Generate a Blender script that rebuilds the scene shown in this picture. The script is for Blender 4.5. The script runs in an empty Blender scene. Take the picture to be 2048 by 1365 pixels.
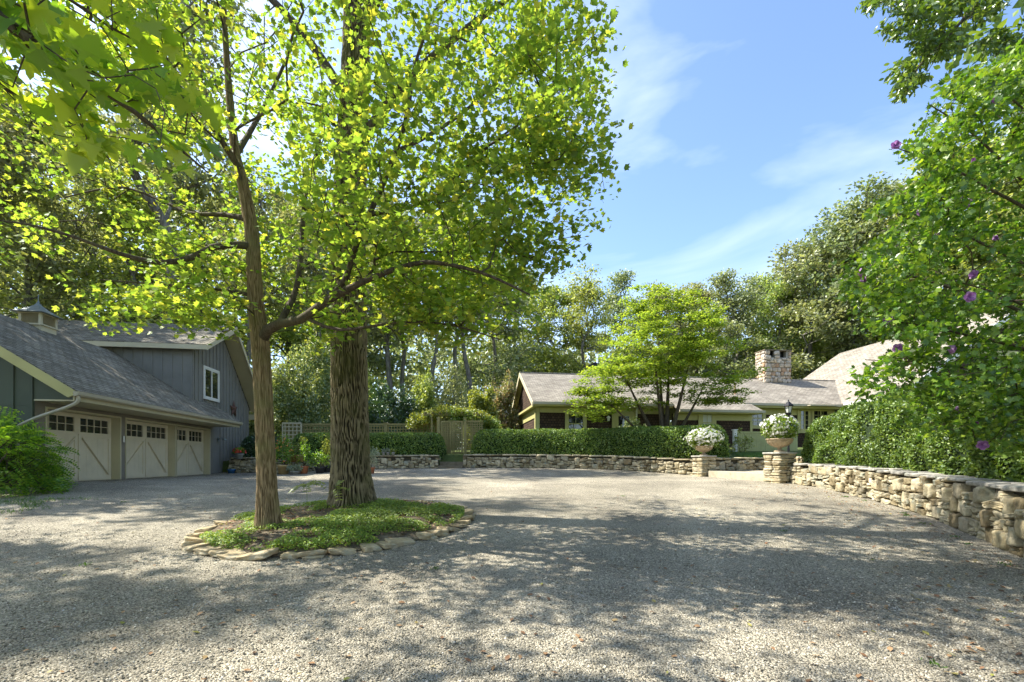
import bpy, math
import numpy as np
from mathutils import Vector
C = bpy.context.scene
col = C.collection
rng = np.random.default_rng(7)
R = math.radians

# ------------------------------------------------------------------ camera, sky, sun, exposure
FPX, CX, HY, EYE = 930.0, 1024.0, 924.0, 1.5
cam = bpy.data.cameras.new('camera'); camo = bpy.data.objects.new('camera', cam); col.objects.link(camo)
camo.location = (0, 0, EYE); camo.rotation_euler = (R(90), 0, 0)
cam.sensor_width = 36; cam.lens = FPX/2048*36; cam.shift_y = (HY-682.5)/2048
cam.clip_end = 1000; cam.clip_start = 0.05
C.camera = camo
SUN_H = np.array([-0.978, 0.206]); SUN_EL = R(50)
sd = Vector((SUN_H[0]*math.cos(SUN_EL), SUN_H[1]*math.cos(SUN_EL), math.sin(SUN_EL))).normalized()
sl = bpy.data.lights.new('sun', 'SUN'); slo = bpy.data.objects.new('sun', sl); col.objects.link(slo)
sl.energy = 4.2; sl.angle = R(0.53); sl.color = (1.0, 0.95, 0.86)
slo.rotation_euler = sd.to_track_quat('Z', 'Y').to_euler()
w = bpy.data.worlds.new('World'); C.world = w; w.use_nodes = True
nt = w.node_tree; nt.nodes.clear()
wo = nt.nodes.new('ShaderNodeOutputWorld'); bg = nt.nodes.new('ShaderNodeBackground'); sky = nt.nodes.new('ShaderNodeTexSky')
sky.sky_type = 'NISHITA'; sky.sun_disc = False; sky.sun_elevation = SUN_EL
sky.sun_rotation = math.atan2(sd.x, sd.y); sky.air_density = 1.0; sky.dust_density = 1.0; sky.ozone_density = 3.6
bg.inputs['Strength'].default_value = 0.125
tc = nt.nodes.new('ShaderNodeTexCoord'); mp = nt.nodes.new('ShaderNodeMapping')
mp.inputs['Scale'].default_value = (1.1, 1.1, 3.6); mp.inputs['Rotation'].default_value = (0.15, 0.25, 0.4)
ns = nt.nodes.new('ShaderNodeTexNoise'); ns.inputs['Scale'].default_value = 1.5; ns.inputs['Detail'].default_value = 6; ns.inputs['Roughness'].default_value = 0.5; ns.inputs['Distortion'].default_value = 0.5
rp = nt.nodes.new('ShaderNodeValToRGB'); rp.color_ramp.elements[0].position = 0.46; rp.color_ramp.elements[0].color = (0, 0, 0, 1)
rp.color_ramp.elements[1].position = 0.85; rp.color_ramp.elements[1].color = (0.75, 0.75, 0.75, 1)
mx = nt.nodes.new('ShaderNodeMixRGB'); mx.inputs['Color2'].default_value = (5.2, 5.5, 6.0, 1)
nt.links.new(tc.outputs['Generated'], mp.inputs['Vector']); nt.links.new(mp.outputs[0], ns.inputs['Vector'])
nt.links.new(ns.outputs['Fac'], rp.inputs['Fac']); nt.links.new(rp.outputs['Color'], mx.inputs['Fac'])
nt.links.new(sky.outputs[0], mx.inputs['Color1']); nt.links.new(mx.outputs[0], bg.inputs['Color']); nt.links.new(bg.outputs[0], wo.inputs[0])
C.view_settings.view_transform = 'Standard'; C.view_settings.look = 'None'; C.view_settings.exposure = 1.56; C.view_settings.gamma = 1.0
C.cycles.max_bounces = 7; C.cycles.diffuse_bounces = 4; C.cycles.glossy_bounces = 3; C.cycles.transmission_bounces = 5; C.cycles.transparent_max_bounces = 6
C.cycles.use_adaptive_sampling = True; C.cycles.adaptive_threshold = 0.015
C.cycles.sample_clamp_indirect = 6; C.cycles.caustics_reflective = False; C.cycles.caustics_refractive = False

# ------------------------------------------------------------------ helpers
def W(px, py, Z):
    return np.array([(px-CX)/FPX*Z, Z, EYE+(HY-py)/FPX*Z])
def vnoise(P, seed=0):
    P = np.asarray(P, float); i = np.floor(P).astype(np.int64); f = P-i; f = f*f*(3-2*f); out = 0
    for dx in (0, 1):
        for dy in (0, 1):
            for dz in (0, 1):
                h = ((i[..., 0]+dx)*73856093) ^ ((i[..., 1]+dy)*19349663) ^ ((i[..., 2]+dz)*83492791) ^ (seed*2654435761)
                h = h & 0xffffffff; h = (h ^ (h >> 15))*2246822519 & 0xffffffff; h = (h ^ (h >> 13))*3266489917 & 0xffffffff; h = h ^ (h >> 16)
                wgt = (f[..., 0] if dx else 1-f[..., 0])*(f[..., 1] if dy else 1-f[..., 1])*(f[..., 2] if dz else 1-f[..., 2])
                out = out+wgt*(h/4294967296.0)
    return out
def fbm(P, seed=0, o=3):
    P = np.asarray(P, float); a, s, t = 0, 1.0, 0
    for k in range(o): a = a+s*vnoise(P*2**k, seed+k); t += s; s *= .5
    return a/t
def norm(v): return v/np.maximum(np.linalg.norm(v, axis=-1, keepdims=True), 1e-9)
def tag(o, label=None, cat=None, group=None, kind=None):
    if label: o['label'] = label
    if cat: o['category'] = cat
    if group: o['group'] = group
    if kind: o['kind'] = kind
    return o
def thing(name, loc, label, cat, group=None, rz=0):
    o = bpy.data.objects.new(name, None); col.objects.link(o); o.location = [float(q) for q in loc]; o.rotation_euler = (0, 0, rz); o.empty_display_size = .2
    return tag(o, label, cat, group)
def copy_tree(o, parent=None):
    c = o.copy(); col.objects.link(c)
    if parent: c.parent = parent
    for ch in list(o.children): copy_tree(ch, c)
    return c
class MB:
    def __init__(s): s.v = []; s.f = []; s.m = []; s.n = 0
    def add(s, V, F, mat=0):
        V = np.asarray(V, float).reshape(-1, 3); s.v.append(V)
        F = np.asarray(F, int)+s.n; s.f.append(F); s.m.append(np.full(len(F), mat)); s.n += len(V); return s
    def box(s, x0, x1, y0, y1, z0, z1, mat=0):
        V = [(x, y, z) for x in (x0, x1) for y in (y0, y1) for z in (z0, z1)]
        return s.add(V, [(0, 1, 3, 2), (4, 6, 7, 5), (0, 4, 5, 1), (2, 3, 7, 6), (0, 2, 6, 4), (1, 5, 7, 3)], mat)
    def poly(s, P, mat=0):
        return s.add(P, [list(range(len(P)))], mat)
    def prism(s, P, d, mat=0):
        P = np.asarray(P, float); d = np.asarray(d, float); n = len(P); s.add(np.vstack([P, P+d]), [(i, (i+1) % n, (i+1) % n+n, i+n) for i in range(n)], mat)
        s.add(P[::-1], [list(range(n))], mat); s.add(P+d, [list(range(n))], mat); return s
    def beam(s, a, b, w, h, mat=0, up=(0, 0, 1)):
        a = np.asarray(a, float); b = np.asarray(b, float); d = norm(b-a); x = np.cross(d, up); x = norm(x) if np.linalg.norm(x) > 1e-6 else np.array([1., 0, 0]); y = np.cross(x, d)
        P = np.array([a-x*w/2-y*h/2, a+x*w/2-y*h/2, a+x*w/2+y*h/2, a-x*w/2+y*h/2]); return s.prism(P, b-a, mat)
    def tube(s, P, r, k=8, mat=0, cap=True):
        P = np.asarray(P, float); n = len(P); r = np.broadcast_to(np.asarray(r, float), (n,))
        T = norm(np.gradient(P, axis=0)); ref = np.array([0.31, 0.17, 0.93]) if abs(T[0][2]) < .8 else np.array([1., 0.1, 0])
        x = norm(ref[None]-T*(T@ref)[:, None]); y = np.cross(T, x); a = np.arange(k)*2*np.pi/k
        V = P[:, None]+r[:, None, None]*(np.cos(a)[None, :, None]*x[:, None]+np.sin(a)[None, :, None]*y[:, None])
        i = np.arange(n-1)[:, None]*k; j = np.arange(k)[None]; j2 = (j+1) % k
        F = np.stack([i+j, i+j2, i+k+j2, i+k+j], -1).reshape(-1, 4); s.add(V.reshape(-1, 3), F, mat)
        if cap: s.add(V[-1], [list(range(k))], mat); s.add(V[0][::-1], [list(range(k))], mat)
        return s
    def lathe(s, prof, c=(0, 0, 0), k=24, mat=0):
        prof = np.asarray(prof, float); n = len(prof); a = np.arange(k)*2*np.pi/k
        V = np.stack([prof[:, 0, None]*np.cos(a), prof[:, 0, None]*np.sin(a), np.repeat(prof[:, 1, None], k, 1)], -1)+np.asarray(c, float)
        i = np.arange(n-1)[:, None]*k; j = np.arange(k)[None]; j2 = (j+1) % k
        return s.add(V.reshape(-1, 3), np.stack([i+j, i+j2, i+k+j2, i+k+j], -1).reshape(-1, 4), mat)
    def build(s, name, mats, parent=None, smooth=False, bevel=0):
        me = bpy.data.meshes.new(name); V = np.vstack(s.v); me.vertices.add(len(V)); me.vertices.foreach_set('co', V.ravel())
        tot = np.concatenate([np.full(len(f), f.shape[1]) for f in s.f]); lp = np.concatenate([f.ravel() for f in s.f])
        st = np.concatenate([[0], np.cumsum(tot)[:-1]])
        me.loops.add(len(lp)); me.loops.foreach_set('vertex_index', lp); me.polygons.add(len(tot)); me.polygons.foreach_set('loop_start', st)
        me.polygons.foreach_set('loop_total', tot)
        me.polygons.foreach_set('material_index', np.concatenate(s.m)); me.polygons.foreach_set('use_smooth', np.full(len(tot), smooth))
        # planar uv in metres, per face
        a = V[lp[st]]; b = V[lp[st+1]]; c_ = V[lp[st+2]]; nn = norm(np.cross(b-a, c_-a)); t = np.stack([-nn[:, 1], nn[:, 0], 0*nn[:, 0]], -1)
        flat = np.abs(nn[:, 2]) > .98; t[flat] = (1, 0, 0); t = norm(t); bt = np.cross(nn, t); fi = np.repeat(np.arange(len(tot)), tot)
        P = V[lp]; uv = np.stack([(P*t[fi]).sum(1), (P*bt[fi]).sum(1)], -1)
        ul = me.uv_layers.new(name='UVMap'); ul.data.foreach_set('uv', uv.ravel().astype(np.float32))
        me.update(calc_edges=True)
        for m in (mats if isinstance(mats, (list, tuple)) else [mats]): me.materials.append(m)
        o = bpy.data.objects.new(name, me); col.objects.link(o)
        if parent: o.parent = parent
        if bevel:
            bv = o.modifiers.new('bevel', 'BEVEL'); bv.width = bevel; bv.segments = 2; bv.limit_method = 'ANGLE'
        return o

# ------------------------------------------------------------------ materials
def newmat(name):
    m = bpy.data.materials.new(name); m.use_nodes = True; n = m.node_tree; n.nodes.clear()
    out = n.nodes.new('ShaderNodeOutputMaterial'); return m, n, out
def nd(n, t, **k):
    x = n.nodes.new('ShaderNode'+t)
    for a, b in k.items():
        if a in x.inputs: x.inputs[a].default_value = b
        else: setattr(x, a, b)
    return x
def ramp(n, stops):
    r = n.nodes.new('ShaderNodeValToRGB'); e = r.color_ramp.elements
    while len(e) < len(stops): e.new(0.5)
    for q, (p, c) in zip(e, stops): q.position = p; q.color = tuple(c)+((1,) if len(c) == 3 else ())
    return r
def solid(name, c, rough=.7, var=.25, scale=3.0, bump=.1, bscale=60, metal=0, spec=.3, dirt=None):
    m, n, out = newmat(name); b = nd(n, 'BsdfPrincipled', Roughness=rough, Metallic=metal); b.inputs['Specular IOR Level'].default_value = spec
    t = nd(n, 'TexCoord'); no = nd(n, 'TexNoise', Scale=scale, Detail=5.0, Roughness=.6); n.links.new(t.outputs['Object'], no.inputs['Vector'])
    c = np.array(c, float); r = ramp(n, [(.3, c*(1-var)), (.5, c), (.75, np.minimum(c*(1+var*.6), .95))])
    n.links.new(no.outputs['Fac'], r.inputs['Fac']); src = r.outputs['Color']
    n.links.new(src, b.inputs['Base Color'])
    n2 = nd(n, 'TexNoise', Scale=bscale, Detail=4.0); n.links.new(t.outputs['Object'], n2.inputs['Vector'])
    bp = nd(n, 'Bump', Strength=bump, Distance=.02); n.links.new(n2.outputs['Fac'], bp.inputs['Height']); n.links.new(bp.outputs[0], b.inputs['Normal'])
    n.links.new(b.outputs[0], out.inputs[0]); return m
def leafmat(name, stops, trans=.5, tcol=None, rough=.45, gloss=.08, objvar=0.0):
    m, n, out = newmat(name); g = nd(n, 'NewGeometry'); r = ramp(n, stops); n.links.new(g.outputs['Random Per Island'], r.inputs['Fac'])
    t = nd(n, 'TexCoord'); no = nd(n, 'TexNoise', Scale=.55, Detail=2.0); n.links.new(t.outputs['Object'], no.inputs['Vector'])
    hs = nd(n, 'HueSaturation'); n.links.new(r.outputs['Color'], hs.inputs['Color'])
    mr = nd(n, 'MapRange'); mr.inputs[1].default_value = .3; mr.inputs[2].default_value = .7; mr.inputs[3].default_value = .78; mr.inputs[4].default_value = 1.22
    n.links.new(no.outputs['Fac'], mr.inputs[0]); n.links.new(mr.outputs[0], hs.inputs['Value'])
    if objvar:
        oi = nd(n, 'ObjectInfo'); m2 = nd(n, 'MapRange'); m2.inputs[3].default_value = .5-objvar; m2.inputs[4].default_value = .5+objvar*.6
        n.links.new(oi.outputs['Random'], m2.inputs[0]); n.links.new(m2.outputs[0], hs.inputs['Hue'])
    d = nd(n, 'BsdfDiffuse'); n.links.new(hs.outputs[0], d.inputs['Color'])
    tr = nd(n, 'BsdfTranslucent'); mm = nd(n, 'MixRGB'); mm.blend_type = 'MULTIPLY'; mm.inputs['Fac'].default_value = 1
    mm.inputs['Color2'].default_value = tuple(tcol or (1.5, 1.35, .6))+(1,); n.links.new(hs.outputs[0], mm.inputs['Color1']); n.links.new(mm.outputs[0], tr.inputs['Color'])
    mi = nd(n, 'MixShader', Fac=trans); n.links.new(d.outputs[0], mi.inputs[1]); n.links.new(tr.outputs[0], mi.inputs[2])
    gl = nd(n, 'BsdfGlossy', Roughness=rough); gl.inputs['Color'].default_value = (.9, .95, .9, 1)
    m3 = nd(n, 'MixShader', Fac=gloss); n.links.new(mi.outputs[0], m3.inputs[1]); n.links.new(gl.outputs[0], m3.inputs[2]); n.links.new(m3.outputs[0], out.inputs[0]); return m
def bark(name, c1, c2, moss, s=1.0, dist=.03, relief=False):
    m, n, out = newmat(name); b = nd(n, 'BsdfPrincipled', Roughness=.9); b.inputs['Specular IOR Level'].default_value = .15
    t = nd(n, 'TexCoord'); mp = nd(n, 'Mapping'); mp.inputs['Scale'].default_value = (16*s, 16*s, 2.6*s); n.links.new(t.outputs['Object'], mp.inputs['Vector'])
    no = nd(n, 'TexNoise', Scale=1.0, Detail=6.0, Roughness=.62, Distortion=.6); n.links.new(mp.outputs[0], no.inputs['Vector'])
    r = ramp(n, [(.36, c1), (.5, (np.array(c1)+np.array(c2))/2), (.62, c2)]); fac = no.outputs['Fac']
    if relief:
        at = nd(n, 'Attribute'); at.attribute_name = 'relief'; mm0 = nd(n, 'Math'); mm0.operation = 'MULTIPLY_ADD'; mm0.inputs[1].default_value = .42; n.links.new(at.outputs['Fac'], mm0.inputs[0]); m1 = nd(n, 'Math'); m1.operation = 'MULTIPLY'; m1.inputs[1].default_value = .48; n.links.new(no.outputs['Fac'], m1.inputs[0]); n.links.new(m1.outputs[0], mm0.inputs[2]); fac = mm0.outputs[0]
    n.links.new(fac, r.inputs['Fac'])
    n3 = nd(n, 'TexNoise', Scale=1.7, Detail=5.0); n.links.new(t.outputs['Object'], n3.inputs['Vector'])
    r3 = ramp(n, [(.48, (0, 0, 0)), (.66, (.7, .7, .7))]); n.links.new(n3.outputs['Fac'], r3.inputs['Fac'])
    mxx = nd(n, 'MixRGB'); mxx.inputs['Color2'].default_value = tuple(moss)+(1,); n.links.new(r3.outputs[0], mxx.inputs['Fac']); n.links.new(r.outputs[0], mxx.inputs['Color1'])
    n.links.new(mxx.outputs[0], b.inputs['Base Color']); bp = nd(n, 'Bump', Strength=.9, Distance=dist); n.links.new(no.outputs['Fac'], bp.inputs['Height'])
    n.links.new(bp.outputs[0], b.inputs['Normal']); n.links.new(b.outputs[0], out.inputs[0]); return m
def shingle(name, c1, c2, cm, rowh, bw, bump=.6, rough=.9, stain=.3):
    m, n, out = newmat(name); b = nd(n, 'BsdfPrincipled', Roughness=rough); b.inputs['Specular IOR Level'].default_value = .2
    uv = nd(n, 'UVMap'); br = nd(n, 'TexBrick', Scale=1.0); br.inputs['Color1'].default_value = tuple(c1)+(1,); br.inputs['Color2'].default_value = tuple(c2)+(1,); br.inputs['Mortar'].default_value = tuple(cm)+(1,)
    br.inputs['Brick Width'].default_value = bw; br.inputs['Row Height'].default_value = rowh; br.inputs['Mortar Size'].default_value = .011; br.inputs['Bias'].default_value = -.1
    nz = nd(n, 'TexNoise', Scale=2.5, Detail=2.0); n.links.new(uv.outputs[0], nz.inputs['Vector'])
    va = nd(n, 'VectorMath'); va.operation = 'SCALE'; va.inputs['Scale'].default_value = .05; n.links.new(nz.outputs['Color'], va.inputs[0]); vb = nd(n, 'VectorMath'); n.links.new(uv.outputs[0], vb.inputs[0]); n.links.new(va.outputs[0], vb.inputs[1])
    n.links.new(vb.outputs[0], br.inputs['Vector'])
    no = nd(n, 'TexNoise', Scale=.9, Detail=6.0, Roughness=.7); n.links.new(uv.outputs[0], no.inputs['Vector'])
    mr = nd(n, 'MapRange'); mr.inputs[1].default_value = .3; mr.inputs[2].default_value = .7; mr.inputs[3].default_value = 1-stain; mr.inputs[4].default_value = 1+stain
    n.links.new(no.outputs['Fac'], mr.inputs[0]); mm = nd(n, 'MixRGB'); mm.blend_type = 'MULTIPLY'; mm.inputs['Fac'].default_value = 1
    n.links.new(br.outputs['Color'], mm.inputs['Color1']); n.links.new(mr.outputs[0], mm.inputs['Color2'])
    n4 = nd(n, 'TexNoise', Scale=60.0, Detail=2.0); n.links.new(uv.outputs[0], n4.inputs['Vector']); r4 = nd(n, 'MapRange'); r4.inputs[3].default_value = .75; r4.inputs[4].default_value = 1.25
    n.links.new(n4.outputs['Fac'], r4.inputs[0]); m4 = nd(n, 'MixRGB'); m4.blend_type = 'MULTIPLY'; m4.inputs['Fac'].default_value = 1; n.links.new(mm.outputs[0], m4.inputs['Color1']); n.links.new(r4.outputs[0], m4.inputs['Color2'])
    n.links.new(m4.outputs[0], b.inputs['Base Color'])
    # saw-tooth height per course: each course laps over the next
    sp = nd(n, 'SeparateXYZ'); n.links.new(vb.outputs[0], sp.inputs[0]); dv = nd(n, 'Math'); dv.operation = 'DIVIDE'; dv.inputs[1].default_value = rowh; n.links.new(sp.outputs[1], dv.inputs[0])
    fr = nd(n, 'Math'); fr.operation = 'FRACT'; n.links.new(dv.outputs[0], fr.inputs[0]); su = nd(n, 'Math'); su.operation = 'SUBTRACT'; su.inputs[0].default_value = 1; n.links.new(fr.outputs[0], su.inputs[1])
    ad = nd(n, 'Math'); ad.operation = 'SUBTRACT'; n.links.new(su.outputs[0], ad.inputs[0]); n.links.new(br.outputs['Fac'], ad.inputs[1])
    bp = nd(n, 'Bump', Strength=bump, Distance=.02); n.links.new(ad.outputs[0], bp.inputs['Height']); n.links.new(bp.outputs[0], b.inputs['Normal'])
    n.links.new(b.outputs[0], out.inputs[0]); return m
def stonemat(name, stops, lichen=(.30, .31, .24)):
    m, n, out = newmat(name); b = nd(n, 'BsdfPrincipled', Roughness=.88); b.inputs['Specular IOR Level'].default_value = .2
    g = nd(n, 'NewGeometry'); r = ramp(n, stops); n.links.new(g.outputs['Random Per Island'], r.inputs['Fac']); t = nd(n, 'TexCoord')
    no = nd(n, 'TexNoise', Scale=7.0, Detail=8.0, Roughness=.7); n.links.new(t.outputs['Object'], no.inputs['Vector'])
    mr = nd(n, 'MapRange'); mr.inputs[1].default_value = .3; mr.inputs[2].default_value = .7; mr.inputs[3].default_value = .55; mr.inputs[4].default_value = 1.4; n.links.new(no.outputs['Fac'], mr.inputs[0])
    mm = nd(n, 'MixRGB'); mm.blend_type = 'MULTIPLY'; mm.inputs['Fac'].default_value = 1; n.links.new(r.outputs[0], mm.inputs['Color1']); n.links.new(mr.outputs[0], mm.inputs['Color2'])
    n2 = nd(n, 'TexNoise', Scale=3.1, Detail=6.0, Roughness=.65); n.links.new(t.outputs['Object'], n2.inputs['Vector']); r2 = ramp(n, [(.55, (0, 0, 0)), (.64, (.8, .8, .8))]); n.links.new(n2.outputs['Fac'], r2.inputs['Fac'])
    m2 = nd(n, 'MixRGB'); m2.inputs['Color2'].default_value = tuple(lichen)+(1,); n.links.new(r2.outputs[0], m2.inputs['Fac']); n.links.new(mm.outputs[0], m2.inputs['Color1']); n.links.new(m2.outputs[0], b.inputs['Base Color'])
    n3 = nd(n, 'TexNoise', Scale=22.0, Detail=8.0, Roughness=.7); n.links.new(t.outputs['Object'], n3.inputs['Vector']); bp = nd(n, 'Bump', Strength=.7, Distance=.025); n.links.new(n3.outputs['Fac'], bp.inputs['Height'])
    n.links.new(bp.outputs[0], b.inputs['Normal']); n.links.new(b.outputs[0], out.inputs[0]); return m
def gravelmat():
    m, n, out = newmat('crushed_gravel'); b = nd(n, 'BsdfPrincipled', Roughness=.9); b.inputs['Specular IOR Level'].default_value = .2; t = nd(n, 'TexCoord')
    vo = nd(n, 'TexVoronoi', Scale=80.0); n.links.new(t.outputs['Object'], vo.inputs['Vector']); vo2 = nd(n, 'TexVoronoi', Scale=36.0); n.links.new(t.outputs['Object'], vo2.inputs['Vector'])
    sp = nd(n, 'SeparateColor'); n.links.new(vo.outputs['Color'], sp.inputs[0])
    r = ramp(n, [(0, (.12, .107, .076)), (.3, (.245, .218, .16)), (.65, (.37, .33, .247)), (.9, (.49, .44, .335)), (1, (.63, .57, .445))]); n.links.new(sp.outputs[0], r.inputs['Fac'])
    no = nd(n, 'TexNoise', Scale=.8, Detail=6.0, Roughness=.65); n.links.new(t.outputs['Object'], no.inputs['Vector']); mr = nd(n, 'MapRange'); mr.inputs[1].default_value = .3; mr.inputs[2].default_value = .7; mr.inputs[3].default_value = .66; mr.inputs[4].default_value = 1.18
    n.links.new(no.outputs['Fac'], mr.inputs[0]); mm = nd(n, 'MixRGB'); mm.blend_type = 'MULTIPLY'; mm.inputs['Fac'].default_value = 1; n.links.new(r.outputs[0], mm.inputs['Color1']); n0 = nd(n, 'TexNoise', Scale=.33, Detail=3.0); n.links.new(t.outputs['Object'], n0.inputs['Vector']); mq = nd(n, 'MapRange'); mq.inputs[1].default_value = .35; mq.inputs[2].default_value = .65; mq.inputs[3].default_value = .80; mq.inputs[4].default_value = 1.12; n.links.new(n0.outputs['Fac'], mq.inputs[0])
    mu0 = nd(n, 'Math'); mu0.operation = 'MULTIPLY'; n.links.new(mr.outputs[0], mu0.inputs[0]); n.links.new(mq.outputs[0], mu0.inputs[1]); n.links.new(mu0.outputs[0], mm.inputs['Color2'])
    # soil stains and moss in patches
    n2 = nd(n, 'TexNoise', Scale=1.6, Detail=8.0, Roughness=.75); n.links.new(t.outputs['Object'], n2.inputs['Vector']); r2 = ramp(n, [(.56, (0, 0, 0)), (.72, (.45, .45, .45))]); n.links.new(n2.outputs['Fac'], r2.inputs['Fac'])
    m2 = nd(n, 'MixRGB'); m2.inputs['Color2'].default_value = (.20, .185, .13, 1); n.links.new(r2.outputs[0], m2.inputs['Fac']); n.links.new(mm.outputs[0], m2.inputs['Color1']); n.links.new(m2.outputs[0], b.inputs['Base Color'])
    a = nd(n, 'Math'); a.operation = 'MULTIPLY_ADD'; a.inputs[1].default_value = -1.0; n.links.new(vo.outputs['Distance'], a.inputs[0]); mu = nd(n, 'Math'); mu.operation = 'MULTIPLY'; mu.inputs[1].default_value = -.7; n.links.new(vo2.outputs['Distance'], mu.inputs[0]); n.links.new(mu.outputs[0], a.inputs[2])
    bp = nd(n, 'Bump', Strength=1.0, Distance=.014); n.links.new(a.outputs[0], bp.inputs['Height']); n.links.new(bp.outputs[0], b.inputs['Normal']); n.links.new(b.outputs[0], out.inputs[0]); return m
def soilmat(name, a, bcol, c, s1=1.4):
    m, n, out = newmat(name); b = nd(n, 'BsdfPrincipled', Roughness=.95); b.inputs['Specular IOR Level'].default_value = .1; t = nd(n, 'TexCoord')
    no = nd(n, 'TexNoise', Scale=s1, Detail=10.0, Roughness=.75); n.links.new(t.outputs['Object'], no.inputs['Vector']); r = ramp(n, [(.35, a), (.5, bcol), (.65, c)]); n.links.new(no.outputs['Fac'], r.inputs['Fac']); n.links.new(r.outputs[0], b.inputs['Base Color'])
    n3 = nd(n, 'TexNoise', Scale=40.0, Detail=6.0); n.links.new(t.outputs['Object'], n3.inputs['Vector']); bp = nd(n, 'Bump', Strength=.8, Distance=.03); n.links.new(n3.outputs['Fac'], bp.inputs['Height']); n.links.new(bp.outputs[0], b.inputs['Normal'])
    n.links.new(b.outputs[0], out.inputs[0]); return m
def glassmat(name):
    m, n, out = newmat(name); b = nd(n, 'BsdfPrincipled', Roughness=.04); b.inputs['Base Color'].default_value = (.015, .018, .018, 1); b.inputs['Specular IOR Level'].default_value = .9; b.inputs['IOR'].default_value = 1.6
    t = nd(n, 'TexCoord'); n3 = nd(n, 'TexNoise', Scale=2.0, Detail=1.0); n.links.new(t.outputs['Object'], n3.inputs['Vector']); bp = nd(n, 'Bump', Strength=.08, Distance=.05); n.links.new(n3.outputs['Fac'], bp.inputs['Height']); n.links.new(bp.outputs[0], b.inputs['Normal'])
    n.links.new(b.outputs[0], out.inputs[0]); return m
def boardmat(name, c, step, lo=.55, bump=.4, var=.12):   # painted vertical boards, grooves from the uv
    m = solid(name, c, .6, var, 1.2, .05, 90); return m

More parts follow.
